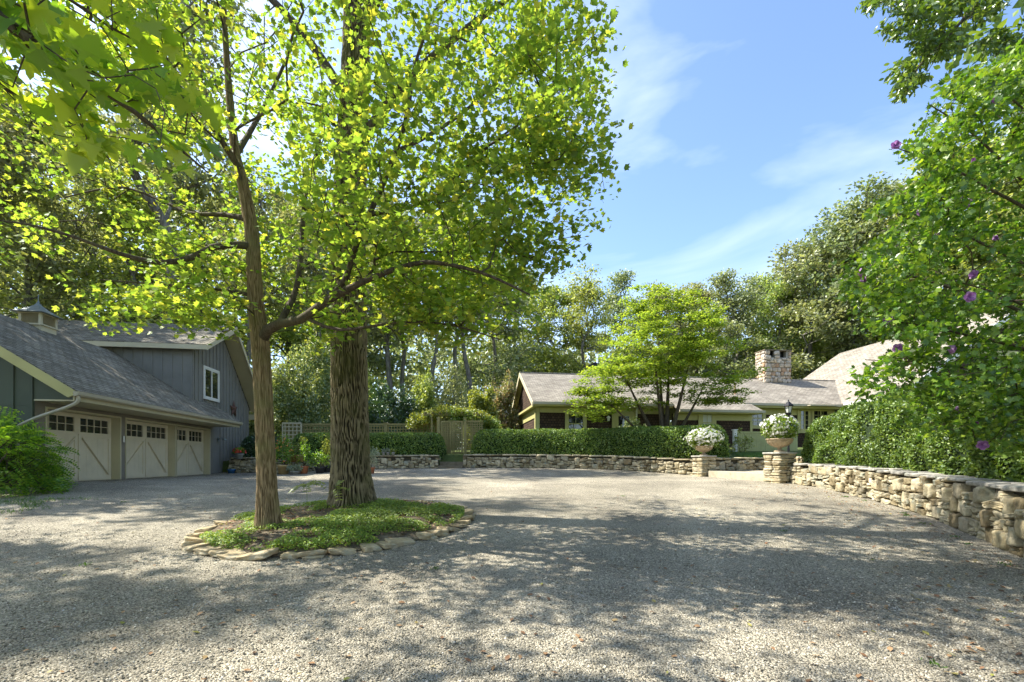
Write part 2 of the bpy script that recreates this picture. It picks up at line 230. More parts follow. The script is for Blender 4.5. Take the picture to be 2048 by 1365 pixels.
M_ = dict(
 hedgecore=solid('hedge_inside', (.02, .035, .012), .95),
 gravel=gravelmat(),
 pebble=stonemat('gravel_stone', [(0, (.10, .09, .065)), (.3, (.235, .21, .155)), (.6, (.37, .33, .247)), (.85, (.48, .43, .33)), (1, (.63, .57, .45))], (.42, .41, .37)),
 forest=soilmat('forest_floor', (.04, .05, .02), (.07, .08, .03), (.12, .09, .05)),
 soil=soilmat('leafy_soil', (.07, .055, .035), (.13, .105, .07), (.24, .20, .14), 3.0),
 lawn=soilmat('lawn_turf', (.07, .09, .03), (.09, .12, .035), (.13, .13, .06), 2.5),
 wallstone=stonemat('fieldstone', [(0, (.16, .125, .07)), (.2, (.34, .28, .165)), (.4, (.47, .40, .26)), (.6, (.30, .265, .18)), (.8, (.55, .475, .32)), (1, (.22, .19, .13))]),
 capstone=stonemat('capstone', [(0, (.27, .255, .22)), (.5, (.36, .34, .29)), (1, (.31, .29, .25))], (.23, .24, .19)),
 edgestone=stonemat('edge_stone', [(0, (.26, .185, .095)), (.5, (.44, .345, .20)), (1, (.34, .29, .20))], (.36, .33, .24)),
 chimstone=stonemat('chimney_stone', [(0, (.34, .20, .11)), (.25, (.46, .36, .25)), (.55, (.52, .46, .38)), (.8, (.42, .37, .31)), (1, (.55, .42, .27))], (.38, .35, .30)),
 core=solid('packed_rubble', (.07, .062, .045), .95),
 mortar=solid('mortar', (.30, .27, .22), .95),
 groof=shingle('grey_asphalt_shingle', (.17, .152, .112), (.285, .26, .20), (.045, .04, .03), .145, .30, .9),
 hroof=shingle('weathered_asphalt_shingle', (.235, .205, .165), (.35, .315, .255), (.11, .10, .08), .145, .30),
 brown=shingle('brown_wood_shingle', (.048, .030, .020), (.088, .056, .036), (.012, .009, .007), .14, .16, 1.0, .85, .2),
 grey=solid('grey_paint', (.215, .21, .185), .6, .16, 1.3, .08, 80),
 greyside=solid('warm_grey_paint', (.225, .20, .165), .6, .14, 1.3, .06, 80),
 green=solid('dark_green_paint', (.075, .09, .06), .6, .15, 1.3, .08, 80),
 trimgreen=solid('olive_trim_paint', (.43, .40, .17), .55, .12, 1.5, .05, 70),
 cream=solid('cream_paint', (.56, .50, .33), .55, .10, 1.2, .05, 70),
 doorpaint=solid('putty_door_paint', (.65, .57, .41), .5, .10, 1.6, .04, 70),
 doordark=solid('groove_shadow_paint', (.22, .18, .10), .6, .1),  # darker door colour, holds the shadow of the trim along its grooves
 white=solid('white_paint', (.74, .73, .66), .5, .08),
 fascia=solid('tan_fascia_paint', (.43, .38, .24), .5, .1, 1.2, .04),
 latt=solid('lattice_paint', (.30, .25, .10), .65, .18, 2.0, .1, 60),
 fencegreen=solid('sage_fence_paint', (.36, .36, .15), .6, .14, 2.0, .08, 50),
 copper=solid('aged_copper', (.50, .30, .19), .5, .3, 4, .1, 30, .3),
 tin=solid('patinated_metal', (.20, .235, .23), .45, .3, 4, .1, 30, .5),
 iron=solid('black_iron', (.02, .02, .022), .45, .2, 5, .1, 30, .4),
 rust=solid('rusty_star_metal', (.13, .07, .05), .7, .4, 8, .3, 40, .2),
 gutter=solid('gutter_paint', (.42, .38, .28), .45, .1),
 urn=solid('weathered_cast_stone', (.40, .31, .20), .85, .35, 6, .5, 40),
 terra=solid('terracotta', (.42, .16, .08), .8, .3, 6, .2, 40),
 tanpot=solid('tan_clay', (.47, .33, .15), .75, .25, 5, .2, 40),
 bluepot=solid('blue_glaze', (.03, .12, .30), .2, .3, 5, .05, 40, 0, .6),
 greypot=solid('grey_clay', (.30, .30, .27), .8, .3, 5, .2, 40),
 darkpot=solid('dark_clay', (.04, .04, .045), .6, .3, 5, .2, 40),
 sleeper=solid('weathered_timber', (.17, .14, .095), .9, .35, 6, .5, 50),
 slab=solid('stone_slab', (.40, .35, .25), .85, .3, 4, .5, 30),
 dark=solid('unlit_interior', (.012, .011, .010), .9, .1),
 curtain=solid('window_blind', (.55, .56, .50), .8, .1),
 glass=glassmat('window_glass'),
 barkbig=bark('furrowed_bark', (.032, .026, .015), (.27, .22, .13), (.11, .11, .04), 1.0, .03, True),
 barksmall=bark('young_bark', (.10, .066, .030), (.31, .225, .12), (.17, .16, .06), 1.8, .012, True),
 barkfar=bark('grey_woodland_bark', (.09, .082, .068), (.24, .225, .19), (.09, .10, .05), .5, .04),
 twig=bark('dark_twig_bark', (.045, .035, .025), (.12, .095, .065), (.10, .09, .045), 2.0, .01),
 maple=leafmat('tree_leaf', [(0, (.13, .22, .03)), (.35, (.20, .30, .04)), (.7, (.29, .37, .05)), (.92, (.39, .43, .06)), (1, (.54, .48, .06))], .62, (1.45, 1.45, .85), .5, .04),
 nearmaple=leafmat('large_maple_leaf', [(0, (.10, .21, .02)), (.5, (.20, .31, .025)), (1, (.32, .40, .035))], .6, (1.9, 1.7, .8), .45, .04),
 tulip=leafmat('canopy_leaf', [(0, (.14, .23, .03)), (.5, (.22, .32, .045)), (.9, (.32, .38, .05)), (1, (.46, .44, .05))], .62, (1.5, 1.5, .8), .5, .04),
 gmaple=leafmat('garden_maple_leaf', [(0, (.13, .22, .025)), (.5, (.25, .35, .04)), (1, (.39, .46, .06))], .52, (1.45, 1.4, .8), .5, .05),
 hib=leafmat('hibiscus_leaf', [(0, (.05, .12, .014)), (.5, (.12, .23, .022)), (1, (.26, .36, .035))], .52, (1.6, 1.55, .7), .4, .05),
 oak=leafmat('woodland_leaf', [(0, (.13, .165, .06)), (.5, (.235, .275, .10)), (1, (.37, .39, .19))], .48, (1.3, 1.3, .85), .45, .06, .03),
 oaklight=leafmat('light_woodland_leaf', [(0, (.15, .22, .04)), (.5, (.25, .32, .065)), (1, (.37, .42, .14))], .5, (1.5, 1.45, .75), .45, .05, .02),
 compound=leafmat('ash_leaf', [(0, (0.063, 0.126, 0.021)), (.5, (0.105, 0.182, 0.028)), (1, (0.168, 0.238, 0.042))], .45, (1.6, 1.5, .6), .4, .07),
 hedge=leafmat('boxwood_leaf', [(0, (.06, .12, .016)), (.5, (.125, .21, .028)), (.85, (.20, .30, .04)), (1, (.30, .38, .07))], .36, (1.5, 1.4, .7), .5, .05),
 yew=leafmat('dark_yew_leaf', [(0, (0.019, 0.049, 0.016)), (.6, (0.039, 0.091, 0.026)), (1, (0.078, 0.143, 0.039))], .25, None, .35, .08),
 pale=leafmat('pale_shrub_leaf', [(0, (0.108, 0.180, 0.048)), (.5, (0.204, 0.276, 0.096)), (1, (0.408, 0.456, 0.240))], .4, None, .45, .07),
 lime=leafmat('lime_vine_leaf', [(0, (.10, .15, .015)), (.5, (.22, .27, .03)), (1, (.34, .37, .08))], .45, None, .45, .06),
 redleaf=leafmat('bronze_shrub_leaf', [(0, (.16, .20, .06)), (.5, (.24, .26, .09)), (.75, (.36, .29, .15)), (1, (.46, .32, .22))], .4, (1.4, 1.3, .8), .45, .05),
 fern=leafmat('bush_leaf', [(0, (.07, .17, .022)), (.5, (.16, .30, .028)), (1, (.32, .44, .045))], .45, (1.5, 1.5, .6), .4, .05),
 cover=leafmat('ground_cover_leaf', [(0, (.10, .19, .02)), (.5, (.20, .31, .03)), (1, (.36, .44, .06))], .42, None, .5, .04),
 grass=leafmat('grass_blade', [(0, (.05, .12, .015)), (1, (.12, .22, .03))], .4, None, .4, .06),
 dry=leafmat('fallen_leaf', [(0, (.12, .06, .03)), (.5, (.25, .13, .06)), (.85, (.38, .24, .12)), (1, (.30, .30, .06))], .2, (1, 1, 1), .6, .04),
 whitefl=leafmat('white_petal', [(0, (.66, .66, .58)), (1, (.84, .83, .76))], .35, (1, 1, .95), .5, .03),
 purple=leafmat('mauve_petal', [(0, (.26, .10, .30)), (.5, (.38, .17, .42)), (1, (.55, .32, .60))], .35, (1.2, 1, 1.2), .5, .03),
 red=leafmat('red_petal', [(0, (.62, .03, .02)), (1, (.80, .08, .05))], .35, (1.2, 1, 1), .5, .03),
 orange=leafmat('orange_petal', [(0, (.60, .16, .03)), (1, (.75, .28, .06))], .35, (1.2, 1, 1), .5, .03),
 silver=leafmat('silver_leaf', [(0, (.22, .27, .16)), (1, (.42, .46, .32))], .3, (1, 1, .8), .5, .05),
)

# ------------------------------------------------------------------ leaf faces
def sh(pts): return np.array(pts, float)
MAPLE = sh([(0, -.45), (.10, -.12), (.36, -.28), (.30, -.06), (.52, .06), (.34, .14), (.42, .36), (.16, .26), (.15, .42), (0, .62), (-.15, .42), (-.16, .26), (-.42, .36), (-.34, .14), (-.52, .06), (-.30, -.06), (-.36, -.28), (-.10, -.12)])
LOBED = sh([(0, -.42), (.42, -.22), (.36, .10), (.46, .34), (.12, .26), (0, .55), (-.12, .26), (-.46, .34), (-.36, .10), (-.42, -.22)])
OVATE = sh([(0, -.5), (.26, -.15), (.24, .15), (0, .5), (-.24, .15), (-.26, -.15)])
TRI = sh([(0, -.5), (.32, .05), (0, .5), (-.32, .05)])
BLADE = sh([(-.06, -.5), (.06, -.5), (0, .5)])
SPRIG = sh([(0, -.5), (.16, -.3), (.30, .0), (.12, .05), (.26, .35), (0, .5), (-.2, .38), (-.12, .1), (-.34, .02), (-.15, -.2)])
def leaves(mb, P, N, size, shape, D=None, fold=.25, mat=0, rg=None):
    rg = rg or rng; n = len(P); N = norm(N)
    if D is None: D = rg.normal(size=(n, 3))
    D = D-(D*N).sum(1, keepdims=True)*N; D = norm(D); X = np.cross(D, N); size = np.broadcast_to(size, (n,))
    k = len(shape); V = P[:, None]+size[:, None, None]*(shape[None, :, 0, None]*X[:, None]+shape[None, :, 1, None]*D[:, None]+fold*np.abs(shape[None, :, 0, None])*N[:, None])
    mb.add(V.reshape(-1, 3), np.arange(n*k).reshape(n, k), mat)
def rnd_dir(n, rg=None): return norm((rg or rng).normal(size=(n, 3)))
def in_ell(n, c, r, rg=None):
    rg = rg or rng; d = rnd_dir(n, rg)*(rg.random((n, 1))**(1/2.6)); return np.asarray(c)+d*np.asarray(r)

# ------------------------------------------------------------------ branching skeleton grown to a set of tips
def resample(P, r, step=.25):
    P = np.asarray(P, float); r = np.asarray(r, float); n = len(P); out = []; rr = []
    for i in range(n-1):
        p0 = P[max(i-1, 0)]; p1 = P[i]; p2 = P[i+1]; p3 = P[min(i+2, n-1)]; k = max(1, int(np.linalg.norm(p2-p1)/step)); t = (np.arange(k)/k)[:, None]
        out.append(.5*((2*p1)+(-p0+p2)*t+(2*p0-5*p1+4*p2-p3)*t**2+(-p0+3*p1-3*p2+p3)*t**3)); rr.append(r[i]+(r[i+1]-r[i])*t[:, 0])
    out.append(P[-1:]); rr.append(r[-1:]); return np.vstack(out), np.concatenate(rr)
def grow(limbs, tips, rtip=.004, expo=.42, pen=.25, seg=.35, wob=.12, sag=0.0, rg=None):
    """limbs: list of (pts, radii). tips: (n,3). Returns edges A,B,ra,rb and tip directions."""
    rg = rg or rng; pos = []; par = []; plen = []; fixed = []
    for P, r in limbs:
        s0 = len(pos)
        for i, p in enumerate(P):
            if i == 0:
                if pos:
                    d = np.linalg.norm(np.array(pos)-p, axis=1); j = int(np.argmin(d)); par.append(j); plen.append(plen[j]+d[j])
                else: par.append(-1); plen.append(0.)
            else: par.append(len(pos)-1); plen.append(plen[-1]+np.linalg.norm(p-P[i-1]))
            pos.append(np.asarray(p, float)); fixed.append(True)
    nfix = len(pos); tips = np.asarray(tips); cap = nfix+len(tips)*14; A = np.zeros((cap, 3)); A[:nfix] = pos; L = np.zeros(cap); L[:nfix] = plen; n = nfix
    d0 = np.full(len(tips), 1e9)
    for i in range(0, nfix, 2): d0 = np.minimum(d0, ((tips-A[i])**2).sum(1))
    order = np.argsort(d0); tipnode = np.zeros(len(tips), int)
    for ti in order:
        t = tips[ti]; d = np.sqrt(((A[:n]-t)**2).sum(1)); cost = d+pen*L[:n]; j = int(np.argmin(cost)); dd = d[j]; k = int(min(12, max(1, round(dd/seg)))); p0 = A[j].copy(); last = j; b = rg.normal(size=3)*dd*wob; b[2] += dd*sag
        pj = par[j] if par[j] >= 0 else j; dv = A[j]-A[pj]; nv = np.linalg.norm(dv); c1 = p0+(dv/nv if nv > 1e-6 else 0)*dd*.45+(t-p0)*.12
        for q in range(1, k+1):
            f = q/k; p = (1-f)**2*p0+2*f*(1-f)*c1+f*f*t+b*.6*math.sin(math.pi*f)
            A[n] = p; par.append(last); L[n] = L[last]+dd/k; last = n; n += 1
        tipnode[ti] = last
    par = np.array(par); cnt = np.zeros(n); cnt[tipnode] += 1
    for i in range(n-1, 0, -1):
        if par[i] >= 0: cnt[par[i]] += cnt[i]
    rad = rtip*np.maximum(cnt, 1)**expo; e = np.arange(nfix, n); pa = par[e]
    ra = rad[pa].copy(); m = pa < nfix; ra[m] = np.minimum(ra[m], rad[e[m]]*1.3); ra = np.minimum(ra, rad[e]*1.35)
    dirs = norm(A[tipnode]-A[par[tipnode]]); return A[pa], A[e], ra, rad[e], dirs
def edges_to(mb, A, B, ra, rb, k=5, mat=0):
    if not len(A): return
    T = norm(B-A); ref = np.where(np.abs(T[:, 2:3]) < .8, np.array([[.1, .2, .97]]), np.array([[1., .1, 0]])); x = norm(ref-T*(T*ref).sum(1, keepdims=True)); y = np.cross(T, x); a = np.arange(k)*2*np.pi/k
    ring = np.cos(a)[None, :, None]*x[:, None]+np.sin(a)[None, :, None]*y[:, None]; n = len(A)
    V = np.stack([A[:, None]-T[:, None]*ra[:, None, None]*.3+ring*ra[:, None, None], B[:, None]+T[:, None]*rb[:, None, None]*.3+ring*rb[:, None, None]], 1).reshape(-1, 3)
    b = (np.arange(n)*2*k)[:, None]; j = np.arange(k)[None]; j2 = (j+1) % k; mb.add(V, np.stack([b+j, b+j2, b+k+j2, b+k+j], -1).reshape(-1, 4), mat)
def sprays(mb, tips, dirs, per, spread, size, shape, flat=.45, up=.8, droop=.15, mat=0, rg=None):
    rg = rg or rng; n = len(tips); O = rnd_dir(n*per, rg)*(rg.random((n*per, 1))**.6)*np.array(spread); P = np.repeat(tips, per, 0)+O
    N = rnd_dir(n*per, rg)*flat+np.array([0, 0, up]); D = np.repeat(dirs, per, 0)*.5+O/np.max(spread)+np.array([0, 0, -droop]); s = size*(.65+.6*rg.random(n*per))
    leaves(mb, P, N, s, shape, D, .22, mat, rg)

# ------------------------------------------------------------------ ground
GY = [-50, 3, 6.3, 9.3, 12.3, 15.3, 19.6, 21, 22.5, 26, 34, 60, 200]; GZ = [-.3, 0, .2, .42, .60, .80, .90, 1.05, 1.19, 1.5, 2.1, 2.2, 2.2]
LY = [-50, 3, 8, 10.5, 13, 22, 26, 34, 60, 200]; LZ = [-.1, .2, .5, .7, .885, .885, 1.1, 1.6, 2.0, 2.0]
def gz(x, y):
    x = np.asarray(x, float); y = np.asarray(y, float); t = np.clip((-x-7.5)/5.0, 0, 1); t = t*t*(3-2*t); return np.interp(y, GY, GZ)*(1-t)+np.interp(y, LY, LZ)*t
def grid(mb, xs, ys, zf, mat=0):
    X, Y = np.meshgrid(xs, ys); V = np.stack([X, Y, zf(X, Y)], -1).reshape(-1, 3); nx = len(xs); i = np.arange(len(ys)-1)[:, None]*nx; j = np.arange(nx-1)[None]
    mb.add(V, np.stack([i+j, i+j+1, i+nx+j+1, i+nx+j], -1).reshape(-1, 4), mat)
g = MB(); xs = np.concatenate([np.linspace(-600, -40, 12), np.arange(-36, 60, 2.), np.linspace(64, 600, 12)]); ys = np.concatenate([np.linspace(-300, -12, 8), np.arange(-8, 40, 2.), np.linspace(44, 700, 14)])
grid(g, xs, ys, lambda x, y: gz(x, y)-.05); tag(g.build('ground', M_['forest'], smooth=True), kind='structure')
g = MB(); xs = np.arange(-16.5, 11.01, .2); ys = np.arange(-4, 24.01, .2)
def gfine(x, y): return gz(x, y)+.02*(fbm(np.stack([x*.9, y*.9, 0*x], -1), 5, 3)-.5)
grid(g, xs, ys, gfine); tag(g.build('gravel_drive', M_['gravel'], smooth=True), kind='structure')

# stones lying loose on the near drive
def rounded(k=2, q=4.0):
    vs = {}; F = []
    def vid(p):
        key = tuple(np.round(p, 5)); 
        if key not in vs: vs[key] = len(vs)
        return vs[key]
    t = np.linspace(-1, 1, k+1)
    for ax in range(3):
        for s in (-1, 1):
            for i in range(k):
                for j in range(k):
                    c = []
                    for (a, b) in ((i, j), (i+1, j), (i+1, j+1), (i, j+1)):
                        p = [0, 0, 0]; p[ax] = s; p[(ax+1) % 3] = t[a]; p[(ax+2) % 3] = t[b]; c.append(vid(p))
                    F.append(c if s > 0 else c[::-1])
    V = np.array(list(vs.keys())); V = V*(np.abs(V).max(1)/(np.abs(V)**q).sum(1)**(1/q))[:, None]; return V, np.array(F)
def rocks(mb, C_, H, rz, amp=.16, k=4, q=5.0, tilt=.08, seed=1, mat=0, freq=1.3):
    V0, F0 = rounded(k, q); n = len(C_); C_ = np.asarray(C_, float); H = np.asarray(H, float); rz = np.asarray(rz, float)
    off = np.random.default_rng(seed).random((n, 1, 3))*400; Q = V0[None]*freq+off; dsp = np.stack([fbm(Q, 11, 3), fbm(Q, 31, 3), fbm(Q, 51, 3)], -1)-.5
    V = (V0[None]+dsp*2*amp)*H[:, None]; tl = np.random.default_rng(seed+1).normal(size=(n, 2))*tilt
    V[..., 2] += V[..., 0]*tl[:, :1]*1.0; V[..., 2] += V[..., 1]*tl[:, 1:]
    c, s = np.cos(rz)[:, None], np.sin(rz)[:, None]; X = V[..., 0]*c-V[..., 1]*s; Y = V[..., 0]*s+V[..., 1]*c; V = np.stack([X, Y, V[..., 2]], -1)+C_[:, None]
    mb.add(V.reshape(-1, 3), (F0[None]+(np.arange(n)*len(V0))[:, None, None]).reshape(-1, 4), mat)
def island_inside(x, y, grow_=0.0):
    # outline of the planted island
    return (((x-IC[0])*math.cos(IR)+(y-IC[1])*math.sin(IR))/(IA+grow_))**2+((-(x-IC[0])*math.sin(IR)+(y-IC[1])*math.cos(IR))/(IB+grow_))**2
IC = (-3.02, 8.6); IA, IB, IR = 2.05, 2.42, R(-32)
n = 34000; yy = 2.7+5.5*rng.random(n)**1.5; xx = (rng.random(n)*2-1)*(yy*1.15+.3); ok = island_inside(xx, yy) > 1.1; ok &= xx < np.interp(yy, [2.5, 4.5, 6.3, 9.4], [5.1, 5.8, 6.75, 8.2]); xx, yy = xx[ok], yy[ok]; n = len(xx)
hs = .0035+.0055*rng.random((n, 1))**1.6; H = hs*np.array([1, 1, .7])*(.7+.6*rng.random((n, 3)))
g = MB(); rocks(g, np.stack([xx, yy, gfine(xx, yy)+H[:, 2]*.55], -1), H, rng.random(n)*6.28, .22, 2, 3.0, .3, 9); tag(g.build('loose_gravel', M_['pebble'], smooth=False), 'loose crushed stones lying on the near drive', 'gravel', kind='stuff')

# ------------------------------------------------------------------ island: mound, edging stones, ground cover
def mound(x, y):
    e = island_inside(x, y); return gz(x, y)+.02+.17*np.clip(1.0-e, 0, 1)**.55
g = MB(); aa = np.linspace(0, 2*np.pi, 73)[:-1]; rr = np.linspace(0, 1.0, 16)
lx = IA*rr[:, None]*np.cos(aa); ly = IB*rr[:, None]*np.sin(aa); X = IC[0]+lx*math.cos(IR)-ly*math.sin(IR); Y = IC[1]+lx*math.sin(IR)+ly*math.cos(IR)
Z = mound(X, Y)+.03*(fbm(np.stack([X*3, Y*3, 0*X], -1), 3, 3)-.5)*(rr[:, None] < .97); V = np.stack([X, Y, Z], -1).reshape(-1, 3); k = len(aa); i = np.arange(len(rr)-1)[:, None]*k; j = np.arange(k)[None]; j2 = (j+1) % k
g.add(V, np.stack([i+j, i+j2, i+k+j2, i+k+j], -1).reshape(-1, 4)); tag(g.build('island_soil', M_['soil'], smooth=True), kind='structure')
ang = -2.9; es = []
rs = np.random.default_rng(21)
while ang < 3.2:
    ln = .10+.13*rs.random()**1.5; c = (IA*math.cos(ang), IB*math.sin(ang)); x = IC[0]+c[0]*math.cos(IR)-c[1]*math.sin(IR); y = IC[1]+c[0]*math.sin(IR)+c[1]*math.cos(IR)
    t = math.atan2(IB*math.cos(ang), -IA*math.sin(ang))+IR; es.append((x, y, t, ln)); ang += 2*ln/((IA+IB)/2)*1.02
for q, (x, y, t, ln) in enumerate(es):
    back = y > 9.9
    h = (.025 if back else .034)+.022*rs.random(); g = MB(); rocks(g, [(0, 0, h*.8)], [(ln, .10+.06*rs.random(), h*.85)], [0], .20, 8, 9, .12, 100+q, 0, 1.9)
    if not back and rs.random() < .45: rocks(g, [(.05, -.04, h*.2)], [(ln*.7, .12, h*.7)], [.2], .2, 5, 4.5, .12, 300+q)
    o = g.build('edging_stone', M_['edgestone'], smooth=True); o.location = (x, y, float(gz(x, y))); o.rotation_euler = (0, 0, t+rs.normal()*.08)
    lab = 'flat tan stone edging the front of the planted tree island' if y < 8.75 else 'low half-buried stone edging the back of the planted tree island'
    tag(o, lab, 'edging stone', 'stones edging the tree island')
n = 60000; a = rng.random(n)*6.283; q = np.sqrt(rng.random(n)); lx = IA*.97*q*np.cos(a); ly = IB*.97*q*np.sin(a); x = IC[0]+lx*math.cos(IR)-ly*math.sin(IR); y = IC[1]+lx*math.sin(IR)+ly*math.cos(IR)
de = fbm(np.stack([x*1.7, y*1.7, 0*x], -1), 77, 3); ok = (de > .34+.14*rng.random(n)); x, y = x[ok], y[ok]; n = len(x); P = np.stack([x, y, mound(x, y)+.015+.09*rng.random(n)*np.clip((de[ok]-.3)*4, .3, 1)], -1)
g = MB(); leaves(g, P, rnd_dir(n)*.7+np.array([0, -.2, 1]), .024+.022*rng.random(n), OVATE); tag(g.build('ground_cover', M_['cover']), 'low green creeping plants covering the island around both trunks', 'ground cover', kind='stuff')
n = 1600; a = rng.random(n)*6.283; q = np.sqrt(rng.random(n)); lx = IA*.95*q*np.cos(a); ly = IB*.95*q*np.sin(a); x = IC[0]+lx*math.cos(IR)-ly*math.sin(IR); y = IC[1]+lx*math.sin(IR)+ly*math.cos(IR)
g = MB(); leaves(g, np.stack([x, y, mound(x, y)+.03], -1), rnd_dir(n)*.5+np.array([0, 0, 1]), .05+.03*rng.random(n), OVATE)
n = 1500; y = 2.8+13*rng.random(n)**1.3; x = (rng.random(n)*2-1)*y*1.1; ed = np.interp(y, [2.5, 4.5, 6.3, 9.4, 12.5, 15.3], [5, 5.7, 6.7, 8.1, 8.9, 8.8]); m2 = rng.random(n) < .5; x[m2] = ed[m2]-.05-rng.random(m2.sum())**2*2.2; ok = x < ed-.03; x, y = x[ok], y[ok]; n = len(x)
leaves(g, np.stack([x, y, gfine(x, y)+.012], -1), rnd_dir(n)*.35+np.array([0, 0, 1]), .03+.045*rng.random(n), OVATE); tag(g.build('leaf_litter', M_['dry']), 'dry brown fallen leaves scattered on the gravel and island', 'fallen leaves', kind='stuff')

rw = np.random.default_rng(31); nn_ = 26; wy = 3.2+9*rw.random(nn_); wx = (rw.random(nn_)*2-1)*wy*1.0; wx[:16] = np.interp(wy[:16], [2.5, 4.5, 6.3, 9.4, 12.5], [5.2, 5.9, 6.8, 8.2, 9.0])-.1-.25*rw.random(16); ok = (island_inside(wx, wy) > 1.05); wx, wy = wx[ok], wy[ok]
P = np.repeat(np.stack([wx, wy], -1), 22, 0)+rw.normal(size=(len(wx)*22, 2))*.03; g = MB(); leaves(g, np.stack([P[:, 0], P[:, 1], gfine(P[:, 0], P[:, 1])+.02], -1), norm(rw.normal(size=(len(P), 3)))*.8+np.array([0, 0, .5]), .025+.03*rw.random(len(P)), OVATE*np.array([.5, 1]), rw.normal(size=(len(P), 3))+np.array([0, 0, .8]), .2, 0, rw); tag(g.build('gravel_weeds', M_['grass']), 'tiny green weeds sprouting through the gravel', 'weeds', kind='stuff')
# ------------------------------------------------------------------ dry stone walls
def path_pts(P, step=.1):
    P = np.asarray(P, float); out, _ = resample(P, np.zeros(len(P)), step); d = np.concatenate([[0], np.cumsum(np.linalg.norm(np.diff(out, axis=0), axis=1))]); return out, d
def stone_wall(path, hfun, thick, label, seed, cap=True, ch=.13, parent=None, inward=None, capw=None):
    """path: (x,y) face line, drive side on the right hand when walking it is chosen by 'inward' = unit side to the wall body."""
    rs = np.random.default_rng(seed); P, d = path_pts([(p[0], p[1], 0) for p in path]); Ltot = d[-1]
    def at(s): return np.array([np.interp(s, d, P[:, 0]), np.interp(s, d, P[:, 1])])
    def tan(s): v = at(min(s+.15, Ltot))-at(max(s-.15, 0)); return v/np.linalg.norm(v)
    def nrm(s): t = tan(s); nn = np.array([-t[1], t[0]]); return nn*inward
    root = parent or thing('stone_wall', (*at(0), float(gz(*at(0)))), label, 'stone wall')
    ox, oy, oz = root.location; C_, H, Rz = [], [], []; rows = []; z0 = -.08
    hmax = max(hfun(s) for s in np.linspace(0, Ltot, 30))
    nrow = int(hmax/ch)+2; occ = [[] for _ in range(nrow+2)]
    for r in range(nrow):
        s = -.05*rs.random()
        while s < Ltot:
            blk = [b for b in occ[r] if b[0]-.02 <= s < b[1]-.01]
            if blk: s = blk[0][1]; continue
            wd = .12+.26*rs.random()**1.2; nxt = [b[0] for b in occ[r] if b[0] > s]
            if nxt: wd = min(wd, min(nxt)-s)
            if wd < .07: s += wd+.001; continue
            top = hfun(min(max(s+wd/2, 0), Ltot)); h = ch; tall = rs.random() < .30 and wd > .17
            if tall: h = ch*2; occ[r+1].append((s, s+wd))
            zc = r*ch+h/2
            if zc+h*.35 < top and s+wd < Ltot+.08:
                h2 = h
                if zc+h/2 > top: h2 = max(.05, (top-(zc-h/2))); zc = zc-h/2+h2/2
                # a stone is sometimes two thin ones
                sc = s+wd/2; p = at(min(sc, Ltot)); nn = nrm(min(sc, Ltot)); t = tan(min(sc, Ltot)); dep = .13+.05*rs.random(); prot = rs.normal()*.028
                c = p+nn*(dep*.8+prot); base = float(gz(*p))
                parts = [(zc, h2)] if (tall or rs.random() < .5 or h2 < .08) else [(zc-h2*.25, h2*.5), (zc+h2*.25, h2*.5)]
                for (zz, hh) in parts:
                    C_.append((c[0]-ox, c[1]-oy, base-oz+zz+rs.normal()*.006)); H.append((wd/2*.97, dep, hh/2*.97)); Rz.append(math.atan2(t[1], t[0])+rs.normal()*.06)
            s += wd
    g = MB(); rocks(g, C_, H, Rz, .19, 7, 14.0, .12, seed+5, 0, 1.5); g.build('stonework', M_['wallstone'], root, smooth=True)
    ss = np.linspace(0, Ltot, max(2, int(Ltot/.3))); g = MB(); a0 = []; 
    for s in ss:
        p = at(s); nn = nrm(s); b = float(gz(*p)); t = hfun(s)-.03; a0 += [(*(p+nn*.11), b-.2), (*(p+nn*.11), b+t), (*(p+nn*(thick-.05)), b+t), (*(p+nn*(thick-.05)), b-.2)]
    a0 = np.array(a0)-np.array([ox, oy, oz]); F = []
    for i in range(len(ss)-1): F += [(4*i+k_, 4*i+(k_+1), 4*(i+1)+(k_+1), 4*(i+1)+k_) for k_ in range(3)]
    g.add(a0, F); g.add(a0[:4], [(0, 1, 2, 3)]); g.add(a0[-4:], [(3, 2, 1, 0)]); g.build('rubble_core', M_['core'], root)
    if cap:
        C_, H, Rz = [], [], []; s = 0; cw = capw or thick
        while s < Ltot-.1:
            wd = min(.35+.45*rs.random(), Ltot-s+.02); sc = s+wd/2; p = at(sc); nn = nrm(sc); t = tan(sc); b = float(gz(*p)); top = hfun(sc); k_ = rs.random() < .35
            tz = math.atan2(t[1], t[0])
            for (f0, f1) in (((0, 1),) if not k_ else ((0, .52), (.52, 1))):
                c = p+nn*(-.03+(cw+.03)*(f0+f1)/2); th = .028+.018*rs.random(); C_.append((c[0]-ox, c[1]-oy, b-oz+top+.012+rs.normal()*.005)); H.append((wd/2*.985, (cw+.03)*(f1-f0)/2*.98, th)); Rz.append(tz+rs.normal()*.03)
            s += wd
        g = MB(); rocks(g, C_, H, Rz, .09, 5, 9.0, .012, seed+9, 0, 2.0); g.build('coping', M_['capstone' if capw else 'wallstone'], root, smooth=True)
    return root
WB = [(-11.0, 21.7), (-8, 22.1), (-5.5, 22.3), (-3.55, 22.5)]
WC = [(-2.38, 22.7), (0, 22.6), (1.9, 22.45), (4.2, 21.95), (6.1, 21.0), (7.2, 20.2), (7.75, 19.75)]
WD = [(9.12, 15.15), (9.3, 13.8), (9.1, 12.4), (8.75, 10.9), (8.3, 9.4), (7.65, 7.8), (6.9, 6.3), (5.9, 4.3), (5.5, 2.5), (5.4, .5)]
stone_wall(WB, lambda s: .60, .5, 'low tan stone wall below the hedge, left of the two timber steps', 1, inward=1)
stone_wall(WC, lambda s: .62, .5, 'long low curving stone wall in front of the middle hedge', 2, inward=1)
